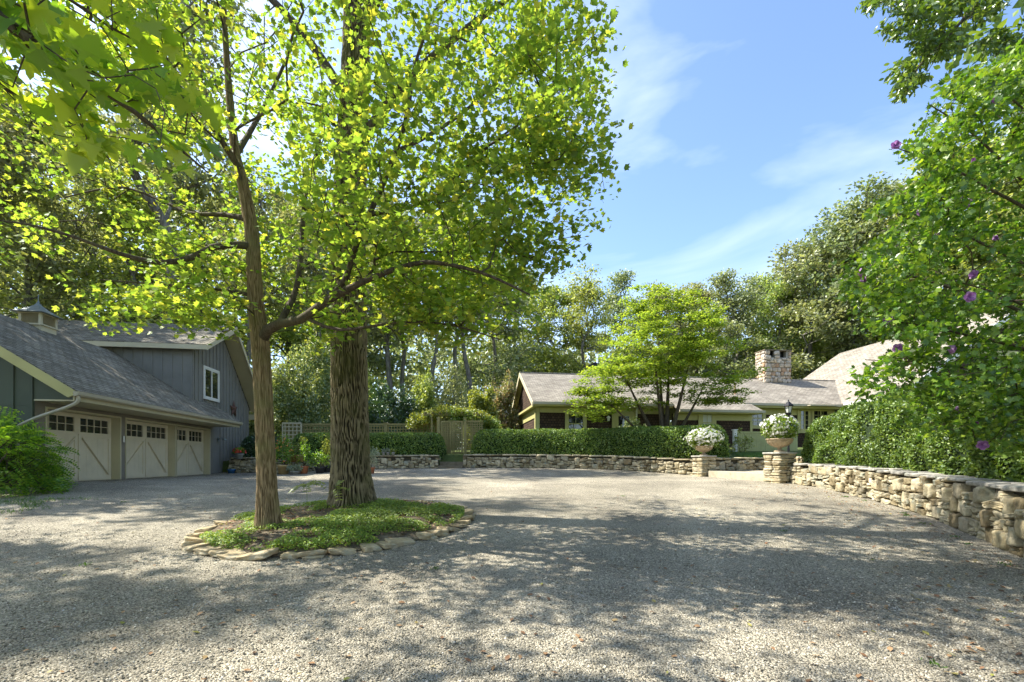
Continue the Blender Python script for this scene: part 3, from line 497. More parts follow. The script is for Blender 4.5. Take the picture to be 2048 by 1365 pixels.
LD = path_pts([(p[0], p[1], 0) for p in WD])[1][-1]
stone_wall(WD, lambda s: np.interp(s, [0, 2.8, 6, 9.2, 20], [.60, .72, .77, .90, .95]), .58, 'tall curving stone wall with flat coping along the right edge of the drive', 3, inward=1, capw=.60, ch=.135)
stone_wall([(-14.15, 23.3), (-12.15, 23.4)], lambda s: .72, .5, 'short stone wall beside the garage corner with geraniums on it', 4, inward=1)

def pillar(x, y, label, seed, ph=1.0):
    rs = np.random.default_rng(seed); b = float(gz(x, y)); root = thing('stone_pillar', (x, y, b), label, 'stone pillar', None, math.atan2(.24, .97)-.0)
    root.rotation_euler[2] = math.atan2(.24, .97); g = MB(); z = -.05; hw = .34; C_, H, Rz = [], [], []
    while z < ph:
        h = .055+.055*rs.random(); f = .35+.3*rs.random(); flip = rs.random() < .5
        for (a0, a1) in ((-1, -1+2*f), (-1+2*f, 1)):
            for (b0, b1) in ((-1, .1*rs.normal()), (0, 1)):
                cx, cy, hx, hy = (a0+a1)/2*hw, (b0+b1)/2*hw, (a1-a0)/2*hw, (b1-b0)/2*hw
                if flip: cx, cy, hx, hy = cy, cx, hy, hx
                C_.append((cx+rs.normal()*.012, cy+rs.normal()*.012, z+h/2)); H.append((hx, hy, h/2*.96)); Rz.append(rs.normal()*.03)
        z += h
    rocks(g, C_, H, Rz, .16, 6, 9.0, .04, seed, 0, 1.6); g.build('stonework', M_['wallstone'], root, smooth=True)
    g = MB(); g.box(-hw+.05, hw-.05, -hw+.05, hw-.05, -.1, ph-.02); g.build('rubble_core', M_['core'], root)
    g = MB(); rocks(g, [(0, 0, ph+.03)], [(hw+.04, hw+.04, .035)], [0], .04, 8, 12, .0, seed+3, 0, 2.5); g.build('coping', M_['capstone'], root, smooth=True); return b+ph+.065
PL = (8.02, 19.45); PR = (8.95, 15.55)
zl = pillar(*PL, 'stone pillar at the far side of the garden entrance, under the smaller urn', 41, .80)
zr = pillar(*PR, 'stone pillar at the near side of the garden entrance, where the tall right wall starts', 43, .95)
# wall returning into the garden beside the entrance, cross wall at its end
stone_wall([(8.4, 19.25), (10.2, 19.75), (11.3, 19.9)], lambda s: .72, .4, 'stone wall running back from the far pillar beside the entrance slab', 5, inward=1, cap=True)
stone_wall([(11.35, 19.3), (11.6, 17.6), (11.9, 16.2)], lambda s: .78, .4, 'short stone wall across the back of the garden entrance', 6, inward=1)
g = MB(); g.prism([(8.02, 19.0, .86), (8.7, 16.0, .80), (11.6, 16.6, .80), (11.2, 19.6, .86)], (0, 0, .27)); o = g.build('stone_slab_step', M_['slab'], bevel=.02); tag(o, 'broad pale stone slab step between the two urn pillars', 'step')
# timber steps
r = thing('timber_steps', (-2.95, 22.35, 1.18), 'two low timber steps between the stone walls below the lattice gate', 'steps', None, R(2)); g = MB(); g.box(-.62, .58, 0, .35, -.05, .13); g.build('tread', M_['sleeper'], r, bevel=.01); g = MB(); g.box(-.56, .56, .36, .9, -.05, .32); g.build('tread', M_['sleeper'], r, bevel=.01)
r = thing('timber_steps', (-11.75, 23.0, .9), 'dark timber steps beside the garage-corner stone wall', 'steps', None, R(4)); g = MB(); g.box(-.35, 1.0, 0, .35, -.1, .18); g.build('tread', M_['sleeper'], r, bevel=.01); g = MB(); g.box(-.35, 1.0, .36, .9, -.1, .38); g.build('tread', M_['sleeper'], r, bevel=.01)

# ------------------------------------------------------------------ raised garden behind the walls
line = [(-26, 24.5), (-14.2, 23.6), (-12.0, 23.7), (-11, 22.0), (-8, 22.4), (-5.5, 22.6), (-3.6, 22.8), (-3.55, 23.4), (-2.4, 23.4), (-2.3, 23.0), (0, 22.9), (1.9, 22.75), (4.2, 22.25), (6.2, 21.3), (7.5, 20.4), (8.3, 19.6), (11.3, 20.2), (11.6, 19.3), (11.95, 17.6), (12.1, 16.2), (9.5, 15.2), (9.6, 13.8), (9.4, 12.5), (9.1, 10.9), (8.65, 9.3), (8.0, 7.6), (7.25, 6.1), (6.25, 4.2), (5.85, 2.5), (5.8, .4), (5.8, -3)]
dirs = []
for i, p in enumerate(line): f = i/(len(line)-1); a = R(100)-R(100)*min(1, max(0, (i-8)/14)); dirs.append((math.cos(a), math.sin(a)))
lp_, dd_ = np.array(line), norm(np.array(dirs)); rows = [0, .25, 1, 2, 3.5, 6, 10, 20, 50, 160]; V = []
tops = np.array([float(gz(*p)) for p in line]); tops = tops+np.interp(np.arange(len(line)), [0, 12, 15, 19, 20, 23, 27, 30], [.55, .58, .62, .7, .58, .7, .85, .9])
for rdist in rows:
    q = lp_+dd_*rdist; z = tops+(np.maximum(2.25, tops+.3)-tops)*min(1, (rdist/6.0))**1.2; V.append(np.column_stack([q, z]))
V.append(np.column_stack([lp_, tops-1.0])); V = np.vstack([V[-1]]+V[:-1]); nx = len(line); g = MB(); i = np.arange(len(rows))[:, None]*nx; j = np.arange(nx-1)[None]
g.add(V, np.stack([i+j, i+j+1, i+nx+j+1, i+nx+j], -1).reshape(-1, 4)); tag(g.build('lawn', M_['lawn'], smooth=True), kind='structure')
def terr(x, y):
    p = np.array([x, y]); d = np.linalg.norm(lp_-p, axis=1); i = int(np.argmin(d)); return float(tops[i]+(max(2.25, tops[i]+.3)-tops[i])*min(1, d[i]/6.0)**1.2)
n = 5000; x = 10.3+3*rng.random(n); y = 20.4+2.2*rng.random(n); g = MB(); leaves(g, np.stack([x, y, np.full(n, 1.72)+.1*(y-20.4)], -1), rnd_dir(n)*np.array([1, 1, .1]), .10+.07*rng.random(n), BLADE, np.tile([0, 0, 1.], (n, 1))+rng.normal(size=(n, 3))*.3); tag(g.build('lawn_grass', M_['grass']), 'strip of bright green grass between the hedge and the sage fence', 'grass', kind='stuff')
n = 2500; x = -11.8+2.2*rng.random(n)-.6*rng.random(n); y = 9.0+2.0*rng.random(n); k = fbm(np.stack([x*2, y*2, 0*x], -1), 8, 2) > .45; x, y = x[k], y[k]; n = len(x); g = MB(); leaves(g, np.stack([x, y, gz(x, y)+.03], -1), rnd_dir(n)*np.array([1, 1, .1]), .07+.05*rng.random(n), BLADE, np.tile([0, 0, 1.], (n, 1))+rng.normal(size=(n, 3))*.5); tag(g.build('verge_grass', M_['grass']), 'ragged grass verge at the foot of the left bush', 'grass', kind='stuff')

# ------------------------------------------------------------------ hedges
def hedge(path, hw, h, nleaf, size, mat, label, seed=0, name='hedge', zb=None, pw=.55, ends=(1, 1), sz=OVATE, topvar=.06):
    rs = np.random.default_rng(seed); P, d = path_pts([(p[0], p[1], 0) for p in path], .12); L = d[-1]; ox, oy = P[0, :2]; oz = zb if zb is not None else terr(*P[len(P)//2, :2])
    root = thing(name, (ox, oy, oz), label, 'hedge')
    AT = np.linspace(1e-4, np.pi-1e-4, 400); qx, qz = np.sign(np.cos(AT))*np.abs(np.cos(AT))**pw*hw, np.abs(np.sin(AT))**pw*h; AL = np.concatenate([[0], np.cumsum(np.hypot(np.diff(qx), np.diff(qz)))]); AL = AL/AL[-1]
    def surf(s, th, shrink=0.0):
        s_ = np.clip(s, hw*ends[0], L-hw*ends[1]) if L > 2*hw else np.full_like(s, L/2); e = np.abs(s-s_)/hw; e = np.clip(e, 0, 1); wsc = (1-e**2.5)**.5; hsc = (1-e**3)**.45
        x = np.interp(s, d, P[:, 0]); y = np.interp(s, d, P[:, 1]); x2 = np.interp(np.minimum(s+.1, L), d, P[:, 0])-np.interp(np.maximum(s-.1, 0), d, P[:, 0]); y2 = np.interp(np.minimum(s+.1, L), d, P[:, 1])-np.interp(np.maximum(s-.1, 0), d, P[:, 1]); t = norm(np.stack([x2, y2], -1)); nn = np.stack([-t[..., 1], t[..., 0]], -1)
        ta = np.interp(th, AL, AT); c, q = np.cos(ta), np.sin(ta); lx = np.sign(c)*np.abs(c)**pw*(hw-shrink)*wsc; lz = np.abs(q)**pw*(h-shrink)*hsc
        b = fbm(np.stack([s*1.3, lx*1.3+5, lz*1.3], -1), seed+3, 3)-.5; lx = lx*(1+b*topvar*2.6); lz = lz*(1+b*topvar*1.5)
        return np.stack([x+nn[..., 0]*lx-ox, y+nn[..., 1]*lx-oy, lz+.0*lx], -1)
    s = rs.random(nleaf)*L; th = rs.random(nleaf); a = surf(s, th); b = surf(s+.03, th); c = surf(s, th+.01); N = norm(np.cross(b-a, c-a)); cen = surf(s, th, hw*.5); N = N*np.sign((N*(a-cen)).sum(1, keepdims=True)+1e-9)
    dep = rs.random((nleaf, 1))**1.5*.10; Pp = a-N*dep+rs.normal(size=(nleaf, 3))*.012; shoot = rs.random(nleaf) < .06; Pp[shoot] += N[shoot]*rs.random((shoot.sum(), 1))*.06
    g = MB(); leaves(g, Pp, N*.55+rnd_dir(nleaf, rs)*1.0, size*(.6+.8*rs.random(nleaf)), sz, N*.8+rnd_dir(nleaf, rs)+np.array([0, 0, .3]), .2, 0, rs); g.build('foliage', mat, root)
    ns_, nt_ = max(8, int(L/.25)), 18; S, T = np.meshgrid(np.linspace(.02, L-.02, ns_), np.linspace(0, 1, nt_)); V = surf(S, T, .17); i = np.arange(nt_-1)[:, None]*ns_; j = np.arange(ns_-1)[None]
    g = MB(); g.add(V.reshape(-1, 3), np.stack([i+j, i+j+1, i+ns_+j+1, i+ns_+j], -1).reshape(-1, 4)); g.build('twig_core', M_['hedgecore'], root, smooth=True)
    return root
hedge([(-11.2, 23.75), (-8.5, 23.75), (-5.8, 23.75), (-3.35, 23.7)], .75, 1.3, 26000, .075, M_['hedge'], 'clipped green hedge left of the lattice gate, behind the big trunk', 1, zb=1.66)
hedge([(-2.1, 23.75), (0, 23.7), (2.2, 23.5), (4.6, 22.95), (6.6, 22.0), (8.2, 21.1), (9.7, 20.9)], .8, 1.5, 46000, .075, M_['hedge'], 'long clipped green hedge curving above the middle stone wall', 2, zb=1.64)
hedge([(10.5, 16.0), (10.75, 13.8), (10.65, 12), (10.3, 10.4), (9.85, 9.0), (9.2, 7.4), (8.45, 5.8), (7.9, 4.4)], 1.15, 2.2, 120000, .066, M_['hedge'], 'big billowing hedge above the tall right stone wall', 3, zb=.95, topvar=.34)
hedge([(-14.3, 24.6), (-12.3, 24.7)], .7, 1.35, 9000, .075, M_['yew'], 'dark square hedge beside the garage corner', 4, zb=1.5)

# ------------------------------------------------------------------ shrubs
def shrub(name, c, r, nleaf, size, mat, label, seed, cat='shrub', lump=.35, shape=OVATE, droop=0, stems=7, group=None, up=.35, ntip=90):
    rs = np.random.default_rng(seed); root = thing(name, c, label, cat, group); r = np.array(r, float)
    d = rnd_dir(ntip, rs); d[:, 2] = np.abs(d[:, 2])*1.1-.12; d = norm(d); tips = d*r*(.55+.45*rs.random((ntip, 1))**.5)*(1+lump*(fbm(d*2.2+seed, seed, 2)-.5)[:, None]*2)+np.array([0, 0, r[2]*.12])
    tips[:, 2] -= droop*np.linalg.norm(tips[:, :2], axis=1)**2; tips[:, 2] = np.maximum(tips[:, 2], .05)
    A, B, ra, rb, dr = grow([(np.array([(0, 0, -.05), (0, 0, .08)]), None)], tips, .004, .4, .6, .25, .06, .15, rs)
    g = MB(); edges_to(g, A, B, ra, rb, 5); g.build('stems', M_['twig'], root)
    g = MB(); per = max(1, nleaf//ntip)*(3 if r[2] > 1.3 else 1); sp = r*np.array([.26, .26, .20])+.02; sprays(g, tips, norm(tips), per, sp, size, shape, .8, up, .25, 0, rs); g.build('foliage', mat, root); return root

# left bush of drooping compound leaves by the garage
def frond_shrub(c, r, label, seed):
    rs = np.random.default_rng(seed); root = thing('arching_bush', c, label, 'bush'); r = np.array(r, float); n = 900
    d = rnd_dir(n, rs); d[:, 2] = np.abs(d[:, 2])*1.2-.35; d = norm(d); o = d*r*(.62+.42*rs.random((n, 1))); o[:, 2] += r[2]*.42; o[:, 2] -= .12*np.linalg.norm(o[:, :2], axis=1)**2*.5; o[:, 2] = np.maximum(o[:, 2], .06); lum = 1+.5*(fbm(d*2.5, seed, 2)-.5); o[:, :2] *= lum[:, None]
    A, B, ra, rb, dr = grow([(np.array([(0, 0, -.1), (0, 0, .2)]), None)], o, .004, .4, .6, .3, .05, .2, rs); g = MB(); edges_to(g, A, B, ra, rb, 5); g.build('stems', M_['twig'], root)
    out = norm(o-np.array([0, 0, r[2]*.3])); out[:, 2] -= .45; out = norm(out); side = norm(np.cross(out, rs.normal(size=(n, 3))*.4+np.array([0, 0, 1]))); NN = norm(np.cross(side, out)); g = MB(); P, N, D = [], [], []
    for k in range(9):
        for s in (-1, 1):
            P.append(o+out*(.05+.045*k)-NN*(.012*k*k*.25)+side*s*.045); N.append(NN+rnd_dir(n, rs)*.25); D.append(side*s+out*.5+np.array([0, 0, -.15]))
    P, N, D = np.vstack(P), np.vstack(N), np.vstack(D); leaves(g, P, N, .075+.03*rs.random(len(P)), OVATE*np.array([.75, 1]), D, .2, 0, rs); g.build('foliage', M_['fern'], root)
frond_shrub((-12.7, 11.3, float(gz(-12.7, 11.3))), (1.35, 1.25, 1.2), 'big bright green bush with arching fine leaves at the left edge, before the garage', 5)
frond_shrub((-14.3, 12.0, float(gz(-14.3, 12.0))), (1.2, 1.0, 1.15), 'second green bush of the pair, close against the dark green garage wall', 6)

# ------------------------------------------------------------------ garage
TH = math.atan2(130, 930)
GA = thing('garage', (-13.22, 13.2, .885), 'grey three-door garage with tan doors, shingle roof and cupola at left', 'garage', None, TH)
DW = [(0.0, 2.98), (3.30, 6.28), (6.42, 9.14)]; DH = 2.13; WT = 2.75
g = MB(); ys_ = [-.37]
for a, b in DW: ys_ += [a, b]
ys_ += [9.45]
for i in range(0, len(ys_), 2): g.box(-.35, 0, ys_[i], ys_[i+1], -.15, DH)
g.box(-.35, 0, -.37, 9.45, DH, 3.22)
g.build('wall', M_['greyside'], GA)
g = MB(); g.box(-7.2, -.36, .02, 13.9, -.1, 2.6); g.box(-6.9, -.8, .1, 9.2, 2.6, 3.3); tag(g.build('inner_wall', M_['dark'], GA))
# gable wall toward the camera
g = MB(); sl_ = .645
def rz_(x): return 2.50+sl_*(1.25-x) if x > -3.2 else 2.50+sl_*(1.25+3.2)-sl_*(-3.2-x)
g.prism([(-.002, -.39, -.15), (-7.65, -.39, -.15), (-7.65, -.39, rz_(-7.65)-.05), (-3.2, -.39, rz_(-3.2)-.1), (-.002, -.39, rz_(0)-.1)], (0, .018, 0)); g.prism([(0, -.39, 2.345), (0, -.39, rz_(0)-.1), (1.2, -.39, rz_(1.2)-.1), (1.2, -.39, 2.345)], (0, .018, 0))
for x in np.arange(-.02, -7.6, -.46): g.box(x-.045, x, -.42, -.3905, -.15, rz_(x)-.16)
g.box(-7.6, -.05, -.40, -.3905, 2.16, 2.19)
g.build('gable_wall', M_['green'], GA)
# main roof: slabs
def slab(mb, P, th, mat=0):
    P = np.asarray(P, float); nn = norm(np.cross(P[1]-P[0], P[2]-P[0])); nn = nn*np.sign(nn[2]); mb.prism(P, -nn*th, mat)
g = MB(); zr_ = 2.58+sl_*4.45
slab(g, [(1.28, -.75, 2.56), (1.28, 9.5, 2.56), (-3.2, 9.5, zr_), (-3.2, -.75, zr_)], .12); slab(g, [(-3.2, -.75, zr_), (-3.2, 9.5, zr_), (-7.7, 9.5, 2.56), (-7.7, -.75, 2.56)], .12); g.build('roof', M_['groof'], GA)
g = MB(); ns2 = norm(np.array([sl_, 0, 1.])); 
g.prism([(1.26, -.78, 2.43), (1.26, -.78, 2.55), (-3.2, -.78, zr_-.01), (-3.2, -.78, zr_-.27), (1.1, -.78, 2.36)], (0, .05, 0)); g.prism([(-7.66, -.78, 2.43), (-7.66, -.78, 2.55), (-3.2, -.78, zr_-.012), (-3.2, -.78, zr_-.272)], (0, .05, 0)); g.build('rake_board', M_['trimgreen'], GA)
g = MB(); g.box(0.001, 1.2, -.40, 9.42, 2.30, 2.34); g.build('soffit', M_['cream'], GA)
g = MB(); g.box(1.2, 1.24, -.74, 9.45, 2.28, 2.47); g.build('fascia', M_['fascia'], GA)
g = MB(); prof = [(1.245, 2.40), (1.33, 2.40), (1.37, 2.44), (1.38, 2.53), (1.36, 2.53), (1.35, 2.45), (1.32, 2.42), (1.265, 2.42), (1.265, 2.53), (1.245, 2.53)]
g.prism([(x, -.8, z) for x, z in prof], (0, 10.3, 0)); g.box(1.25, 1.37, -.80, -.79, 2.42, 2.52); g.box(1.25, 1.37, 9.49, 9.50, 2.42, 2.52); g.build('gutter', M_['gutter'], GA, bevel=.004)
g = MB(); g.tube(resample([(1.30, -.7, 2.40), (1.28, -.7, 2.25), (1.05, -.72, 2.1), (.3, -.66, 1.82), (-.22, -.52, 1.62), (-.36, -.46, 1.5), (-.36, -.45, 1.2), (-.36, -.45, .1)], [0]*8, .06)[0], .045, 10); g.build('downspout', M_['gutter'], GA, smooth=True)
# doors
def garage_door(y0, y1, lab):
    g = MB(); mid = (y0+y1)/2; xf = -.26
    # panel with window band cut as separate rails
    bands = [(0, 1.52, 0), (1.52, 1.60, 0), (1.98, DH, 0)]
    g.box(xf-.06, xf, y0, y1, 0, 1.56); g.box(xf-.06, xf, y0, y1, 2.0, DH)
    wins = [(y0+.14, mid-.12), (mid+.12, y1-.14)]
    g.box(xf-.06, xf, y0, y0+.14, 1.56, 2.0); g.box(xf-.06, xf, mid-.12, mid+.12, 1.56, 2.0); g.box(xf-.06, xf, y1-.14, y1, 1.56, 2.0)
    d = g.build('garage_door', M_['doorpaint'], GA)
    g = MB()
    for (a, b) in wins:   # raised stiles and rails around each leaf
        g.box(xf, xf+.022, a-.10, a+.02, .04, 1.42); g.box(xf, xf+.022, b-.02, b+.10, .04, 1.42); g.box(xf, xf+.024, a-.10, b+.10, 1.40, 1.50); g.box(xf, xf+.024, a-.10, b+.10, .03, .15)
        for k in range(1, 5): yq = a+(b-a)*k/5; g.box(xf, xf+.004, yq-.003, yq+.003, .15, 1.40)
    g.build('door_rail', M_['doorpaint'], d)
    for k, (a, b) in enumerate(wins):
        g = MB(); p, q = ((a+.05, .30), (b-.02, 1.38)) if k == 0 else ((a+.02, 1.38), (b-.05, .20))
        g.beam((xf+.012, p[0], p[1]), (xf+.012, q[0], q[1]), .024, .10, 0, (1, 0, 0)); g.build('diagonal_brace', M_['doorpaint'], d)
        g = MB(); g.beam((xf+.002, p[0]+.07*(1 if k else 1), p[1]-.005), (xf+.002, q[0]+.07, q[1]-.005), .012, .035, 0, (1, 0, 0)); g.box(xf+.001, xf+.0075, (b+.035) if k == 0 else (b+.0), (b+.06) if k == 0 else (b+.022), .2, 1.40); g.build('groove_shadow', M_['doordark'], d)  # dark strip beside each brace: groove line and brace shadow put into colour
        g = MB(); g.box(xf-.05, xf-.04, a, b, 1.56, 2.0); g.build('pane', M_['glass'], d)
        g = MB(); g.box(xf-.04, xf-.015, a, b, 1.772, 1.79)
        for m in range(1, 4): yq = a+(b-a)*m/4; g.box(xf-.04, xf-.014, yq-.011, yq+.011, 1.56, 2.0)
        g.build('muntin', M_['doorpaint'], d)
    g = MB(); g.box(-.26, .03, y1-.005, y1+.004, 0, DH+.0); g.box(0.002, .03, y0-.045, y0, 0, DH+.05); g.box(.002, .03, y1+.005, y1+.05, 0, DH+.05); g.box(.002, .032, y0, y1+.004, DH, DH+.05); g.box(-.26, 0, y0+.001, y1-.006, DH-.01, DH-.002); g.build('door_frame', M_['cream'], GA)
for a, b in DW: garage_door(a, b, '')
g = MB(); g.box(.03, .05, 3.1, 3.17, 1.3, 1.52); g.build('keypad', M_['white'], GA)
# upper volume
Y0, Y1 = 7.67, 13.6; ze = 6.58-.885; zp = 8.2-.885; YP = 10.25
def zroof(y): return ze+(zp-ze)*(y-Y0+.35)/(YP-Y0+.35) if y < YP else zp-(y-YP)*1.03
g = MB(); g.prism([(-.02, Y0, 2.42), (-.02, Y0, ze+.1), (-.02, YP, zp-.05), (-.02, Y1, zroof(Y1)-.1), (-.02, Y1, 0), (-.02, 9.46, 0), (-.02, 9.46, 2.42)], (-.2, 0, 0))
for y in np.arange(Y0+.18, Y1, .34):
    if not (8.5 < y < 10.1): g.box(-.02, .015, y-.025, y+.025, (2.45 if y < 9.46 else 0), zroof(y)-.1)
    else: g.box(-.02, .015, y-.025, y+.025, 2.45, 3.52); g.box(-.02, .015, y-.025, y+.025, 5.15, zroof(y)-.12)
g.box(-.02, .02, Y0, Y0+.08, 2.5, ze+.05); g.box(-.02, .02, Y1-.08, Y1, 0, zroof(Y1)-.15)
g.build('upper_gable_wall', M_['grey'], GA)
g = MB(); g.prism([(-.02, Y0-.002, 2.6), (-.02, Y0-.002, ze+.1), (-9.0, Y0-.002, ze+.1), (-9.0, Y0-.002, 2.6)], (0, .18, 0))
for x in np.arange(-.02, -5.0, -.40): g.box(x-.05, x, Y0-.03, Y0-.002, 2.6, ze+.1)
g.build('upper_front_wall', M_['grey'], GA)
g = MB(); x0, x1 = .75, -9.2
slab(g, [(x0, Y0-.35, ze+.12), (x1, Y0-.35, ze+.12), (x1, YP, zp+.12), (x0, YP, zp+.12)], .1); slab(g, [(x0, YP, zp+.12), (x1, YP, zp+.12), (x1, 13.95, zroof(13.95)+.12), (x0, 13.95, zroof(13.95)+.12)], .1); g.build('upper_roof', M_['groof'], GA)
g = MB(); g.box(-5.0, x0+.0, Y0-.39, Y0-.352, ze-.12, ze+.085)
for (a, za, b, zb_) in ((Y0-.38, ze+.09, YP, zp+.09), (YP, zp+.09, 13.98, zroof(13.98)+.09)):
    g.prism([(x0, a, za), (x0, b, zb_), (x0, b, zb_-.24), (x0, a, za-.24)], (.035, 0, 0))
g.build('upper_fascia', M_['cream'], GA)
g = MB()
slab(g, [(x0-.01, Y0-.3, ze-.02), (0.02, Y0-.3, ze-.02), (.02, YP, zp-.02), (x0-.01, YP, zp-.02)], .03); slab(g, [(x0-.01, YP, zp-.02), (.02, YP, zp-.02), (.02, 13.9, zroof(13.9)-.02), (x0-.01, 13.9, zroof(13.9)-.02)], .03); g.prism([(x0, 13.55, zroof(13.98)-.15), (x0, 13.95, zroof(13.98)-.15), (x0, 13.95, zroof(13.98)-.45), (x0, 13.55, zroof(13.98)-.45)], (-.75, 0, 0)); g.build('upper_soffit', M_['fascia'], GA)
def window(parent, axis, p, a0, a1, z0, z1, fw=.09, mat='cream', sash='h', cols=2, rows_=2, blind=False, depth=.03, out=1):
    """axis 'x': wall plane x=p, window spans y a0..a1, faces +x; axis 'y': plane y=p, spans x, faces -y"""
    def bx(mb, lo, hi, q0, q1, zz0, zz1):
        if axis == 'x': mb.box(p+lo, p+hi, q0, q1, zz0, zz1)
        else: mb.box(q0, q1, p-hi, p-lo, zz0, zz1)
    g = MB(); bx(g, .0, .05, a0-fw, a0, z0-fw, z1+fw); bx(g, .0, .05, a1, a1+fw, z0-fw, z1+fw); bx(g, .0, .052, a0, a1, z1, z1+fw); bx(g, .0, .07, a0, a1, z0-fw, z0); f = g.build('window_frame', M_[mat], parent)
    g = MB(); bx(g, .008, .016, a0, a1, z0, z1); g.build('pane', M_['glass'], f)
    if blind: g = MB(); bx(g, .0165, .019, a0+.03, a1-.03, z0+.02, z1-.02); g.build('blind', M_['curtain'], f)
    g = MB(); m = (a0+a1)/2
    if sash == 'v': bx(g, .02, .045, m-.04, m+.04, z0, z1); bx(g, .02, .04, a0, a0+.045, z0, z1); bx(g, .02, .04, a1-.045, a1, z0, z1); bx(g, .02, .04, a0, a1, z0, z0+.05); bx(g, .02, .04, a0, a1, z1-.05, z1)
    else: zm = z0+(z1-z0)*.48; bx(g, .02, .045, a0, a1, zm-.025, zm+.025); bx(g, .02, .04, a0, a0+.04, z0, z1); bx(g, .02, .04, a1-.04, a1, z0, z1)
    for c in range(1, cols):
        q = a0+(a1-a0)*c/cols
        if not (sash == 'v' and abs(q-m) < .05): bx(g, .02, .032, q-.012, q+.012, z0, z1)
    for r_ in range(1, rows_):
        q = z0+(z1-z0)*r_/rows_; bx(g, .02, .031, a0, a1, q-.012, q+.012)
    g.build('sash', M_[mat], f); return f
window(GA, 'x', .0, 8.66, 9.96, 3.66, 5.02, .1, 'white', 'v', 2, 1)
# cupola
zc = zr_-.05; cy = 3.9; cx = -3.2
CU = MB().box(cx-.33, cx+.33, cy-.33, cy+.33, zc-.45, zc+.02).build('cupola', M_['cream'], GA)
g = MB(); g.box(cx-.38, cx+.38, cy-.38, cy+.38, zc+.02, zc+.07)
for sx in (-1, 1):
    for sy in (-1, 1): g.box(cx+sx*.31-.04, cx+sx*.31+.04, cy+sy*.31-.04, cy+sy*.31+.04, zc+.07, zc+.42)
g.box(cx-.38, cx+.38, cy-.38, cy+.38, zc+.42, zc+.47); g.build('frame', M_['cream'], CU)
g = MB()
for k in range(8):
    z = zc+.09+k*.042; g.beam((cx-.28, cy-.30, z), (cx+.28, cy-.30, z+.0), .045, .01, 0, (0, .5, 1)); g.beam((cx+.30, cy-.28, z), (cx+.30, cy+.28, z), .045, .01, 0, (-.5, 0, 1)); g.beam((cx-.30, cy-.28, z), (cx-.30, cy+.28, z), .045, .01, 0, (.5, 0, 1)); g.beam((cx-.28, cy+.30, z), (cx+.28, cy+.30, z), .045, .01, 0, (0, -.5, 1))
g.build('louvre', M_['fascia'], CU)
g = MB(); pr = [(.52, .45), (.45, .49), (.32, .57), (.19, .68), (.08, .79), (.03, .88)]; n_ = len(pr); V = []
for r_, z in pr: V += [(cx+sx*r_, cy+sy*r_, zc+z) for sx, sy in ((-1, -1), (1, -1), (1, 1), (-1, 1))]
F = [(4*i+j, 4*i+(j+1) % 4, 4*(i+1)+(j+1) % 4, 4*(i+1)+j) for i in range(n_-1) for j in range(4)]; g.add(V, F); g.add(V[:4], [(3, 2, 1, 0)]); g.lathe([(.03, .84), (.05, .89), (.03, .93), (.012, .96), (.012, 1.12), (.025, 1.14), (0.001, 1.2)], (cx, cy, zc), 10); g.build('cupola_roof', M_['tin'], CU)
# star
S = thing('barn_star', (0, 0, 0), 'rust-brown metal star hung on the grey gable wall', 'wall star'); 
def gl(x, y, z): c, s = math.cos(TH), math.sin(TH); return (-13.22+x*c-y*s, 13.2+x*s+y*c, .885+z)
S.location = gl(.03, 11.65, 3.42); S.rotation_euler = (0, 0, TH); g = MB(); V = [(.11, 0, 0)]
for k in range(10): a = math.pi/2+k*math.pi/5; r_ = .48 if k % 2 == 0 else .20; V.append((0.0, r_*math.cos(a), r_*math.sin(a)))
g.add(V, [(0, k+1, (k+1) % 10+1) for k in range(10)]); g.add(V[1:], [list(range(10))[::-1]]); g.build('star_body', M_['rust'], S)
S = thing('wall_bracket', gl(.02, 9.95, 1.72), 'small metal bracket lamp on the grey wall beside the third garage door', 'wall lamp', None, TH); g = MB(); g.box(0, .02, -.05, .05, -.1, .1); g.tube([(0, 0, 0), (.15, 0, .08), (.3, 0, .06)], .012, 6); g.build('bracket', M_['tin'], S); g = MB(); g.lathe([(.01, .0), (.09, -.05), (.1, -.1), (.095, -.1), (.01, -.03)], (.3, 0, .06), 12); g.build('lamp_shade', M_['tin'], S)

# ------------------------------------------------------------------ house
HO = thing('house', (1.13, 25.0, 0), 'long brown-shingled ranch house with olive trim and weathered roof behind the hedge', 'house', None, TH)
RID = 4.5; m_ = .533; ZE = 4.75; ZR = ZE+m_*RID; GZH = 2.1
def fz(y): return ZE+m_*min(y, 2*RID-y)
g = MB()   # roof: left part
slab(g, [(0, 0, ZE), (8.0, 0, ZE), (8.0, RID, ZR), (0, RID, ZR)], .1)
slab(g, [(8.0, -.67, ZE-.67*m_), (13.0, -.67, ZE-.67*m_), (12.35, RID, ZR), (8.0, RID, ZR)], .1)
slab(g, [(12.3, .32, ZE+.32*m_+.02), (19.05, .32, ZE+.32*m_+.02), (22.6, RID, ZR+.02), (12.3, RID, ZR+.02)], .1)
slab(g, [(0, RID, ZR), (25, RID, ZR), (25, 9, ZE), (0, 9, ZE)], .1); g.build('roof', M_['hroof'], HO)
g = MB(); g.box(-.02, 22.6, RID-.11, RID+.11, ZR-.03, ZR+.035); g.build('ridge_cap', M_['hroof'], HO)
g = MB()
g.box(.02, 8.0, .0, .04, ZE-.22, ZE-.10); g.box(8.0, 12.95, -.66, -.62, ZE-.67*m_-.2, ZE-.67*m_-.1); g.box(13.0, 19.0, .34, .38, ZE+.17-.24, ZE+.17-.10)
g.build('fascia', M_['trimgreen'], HO)
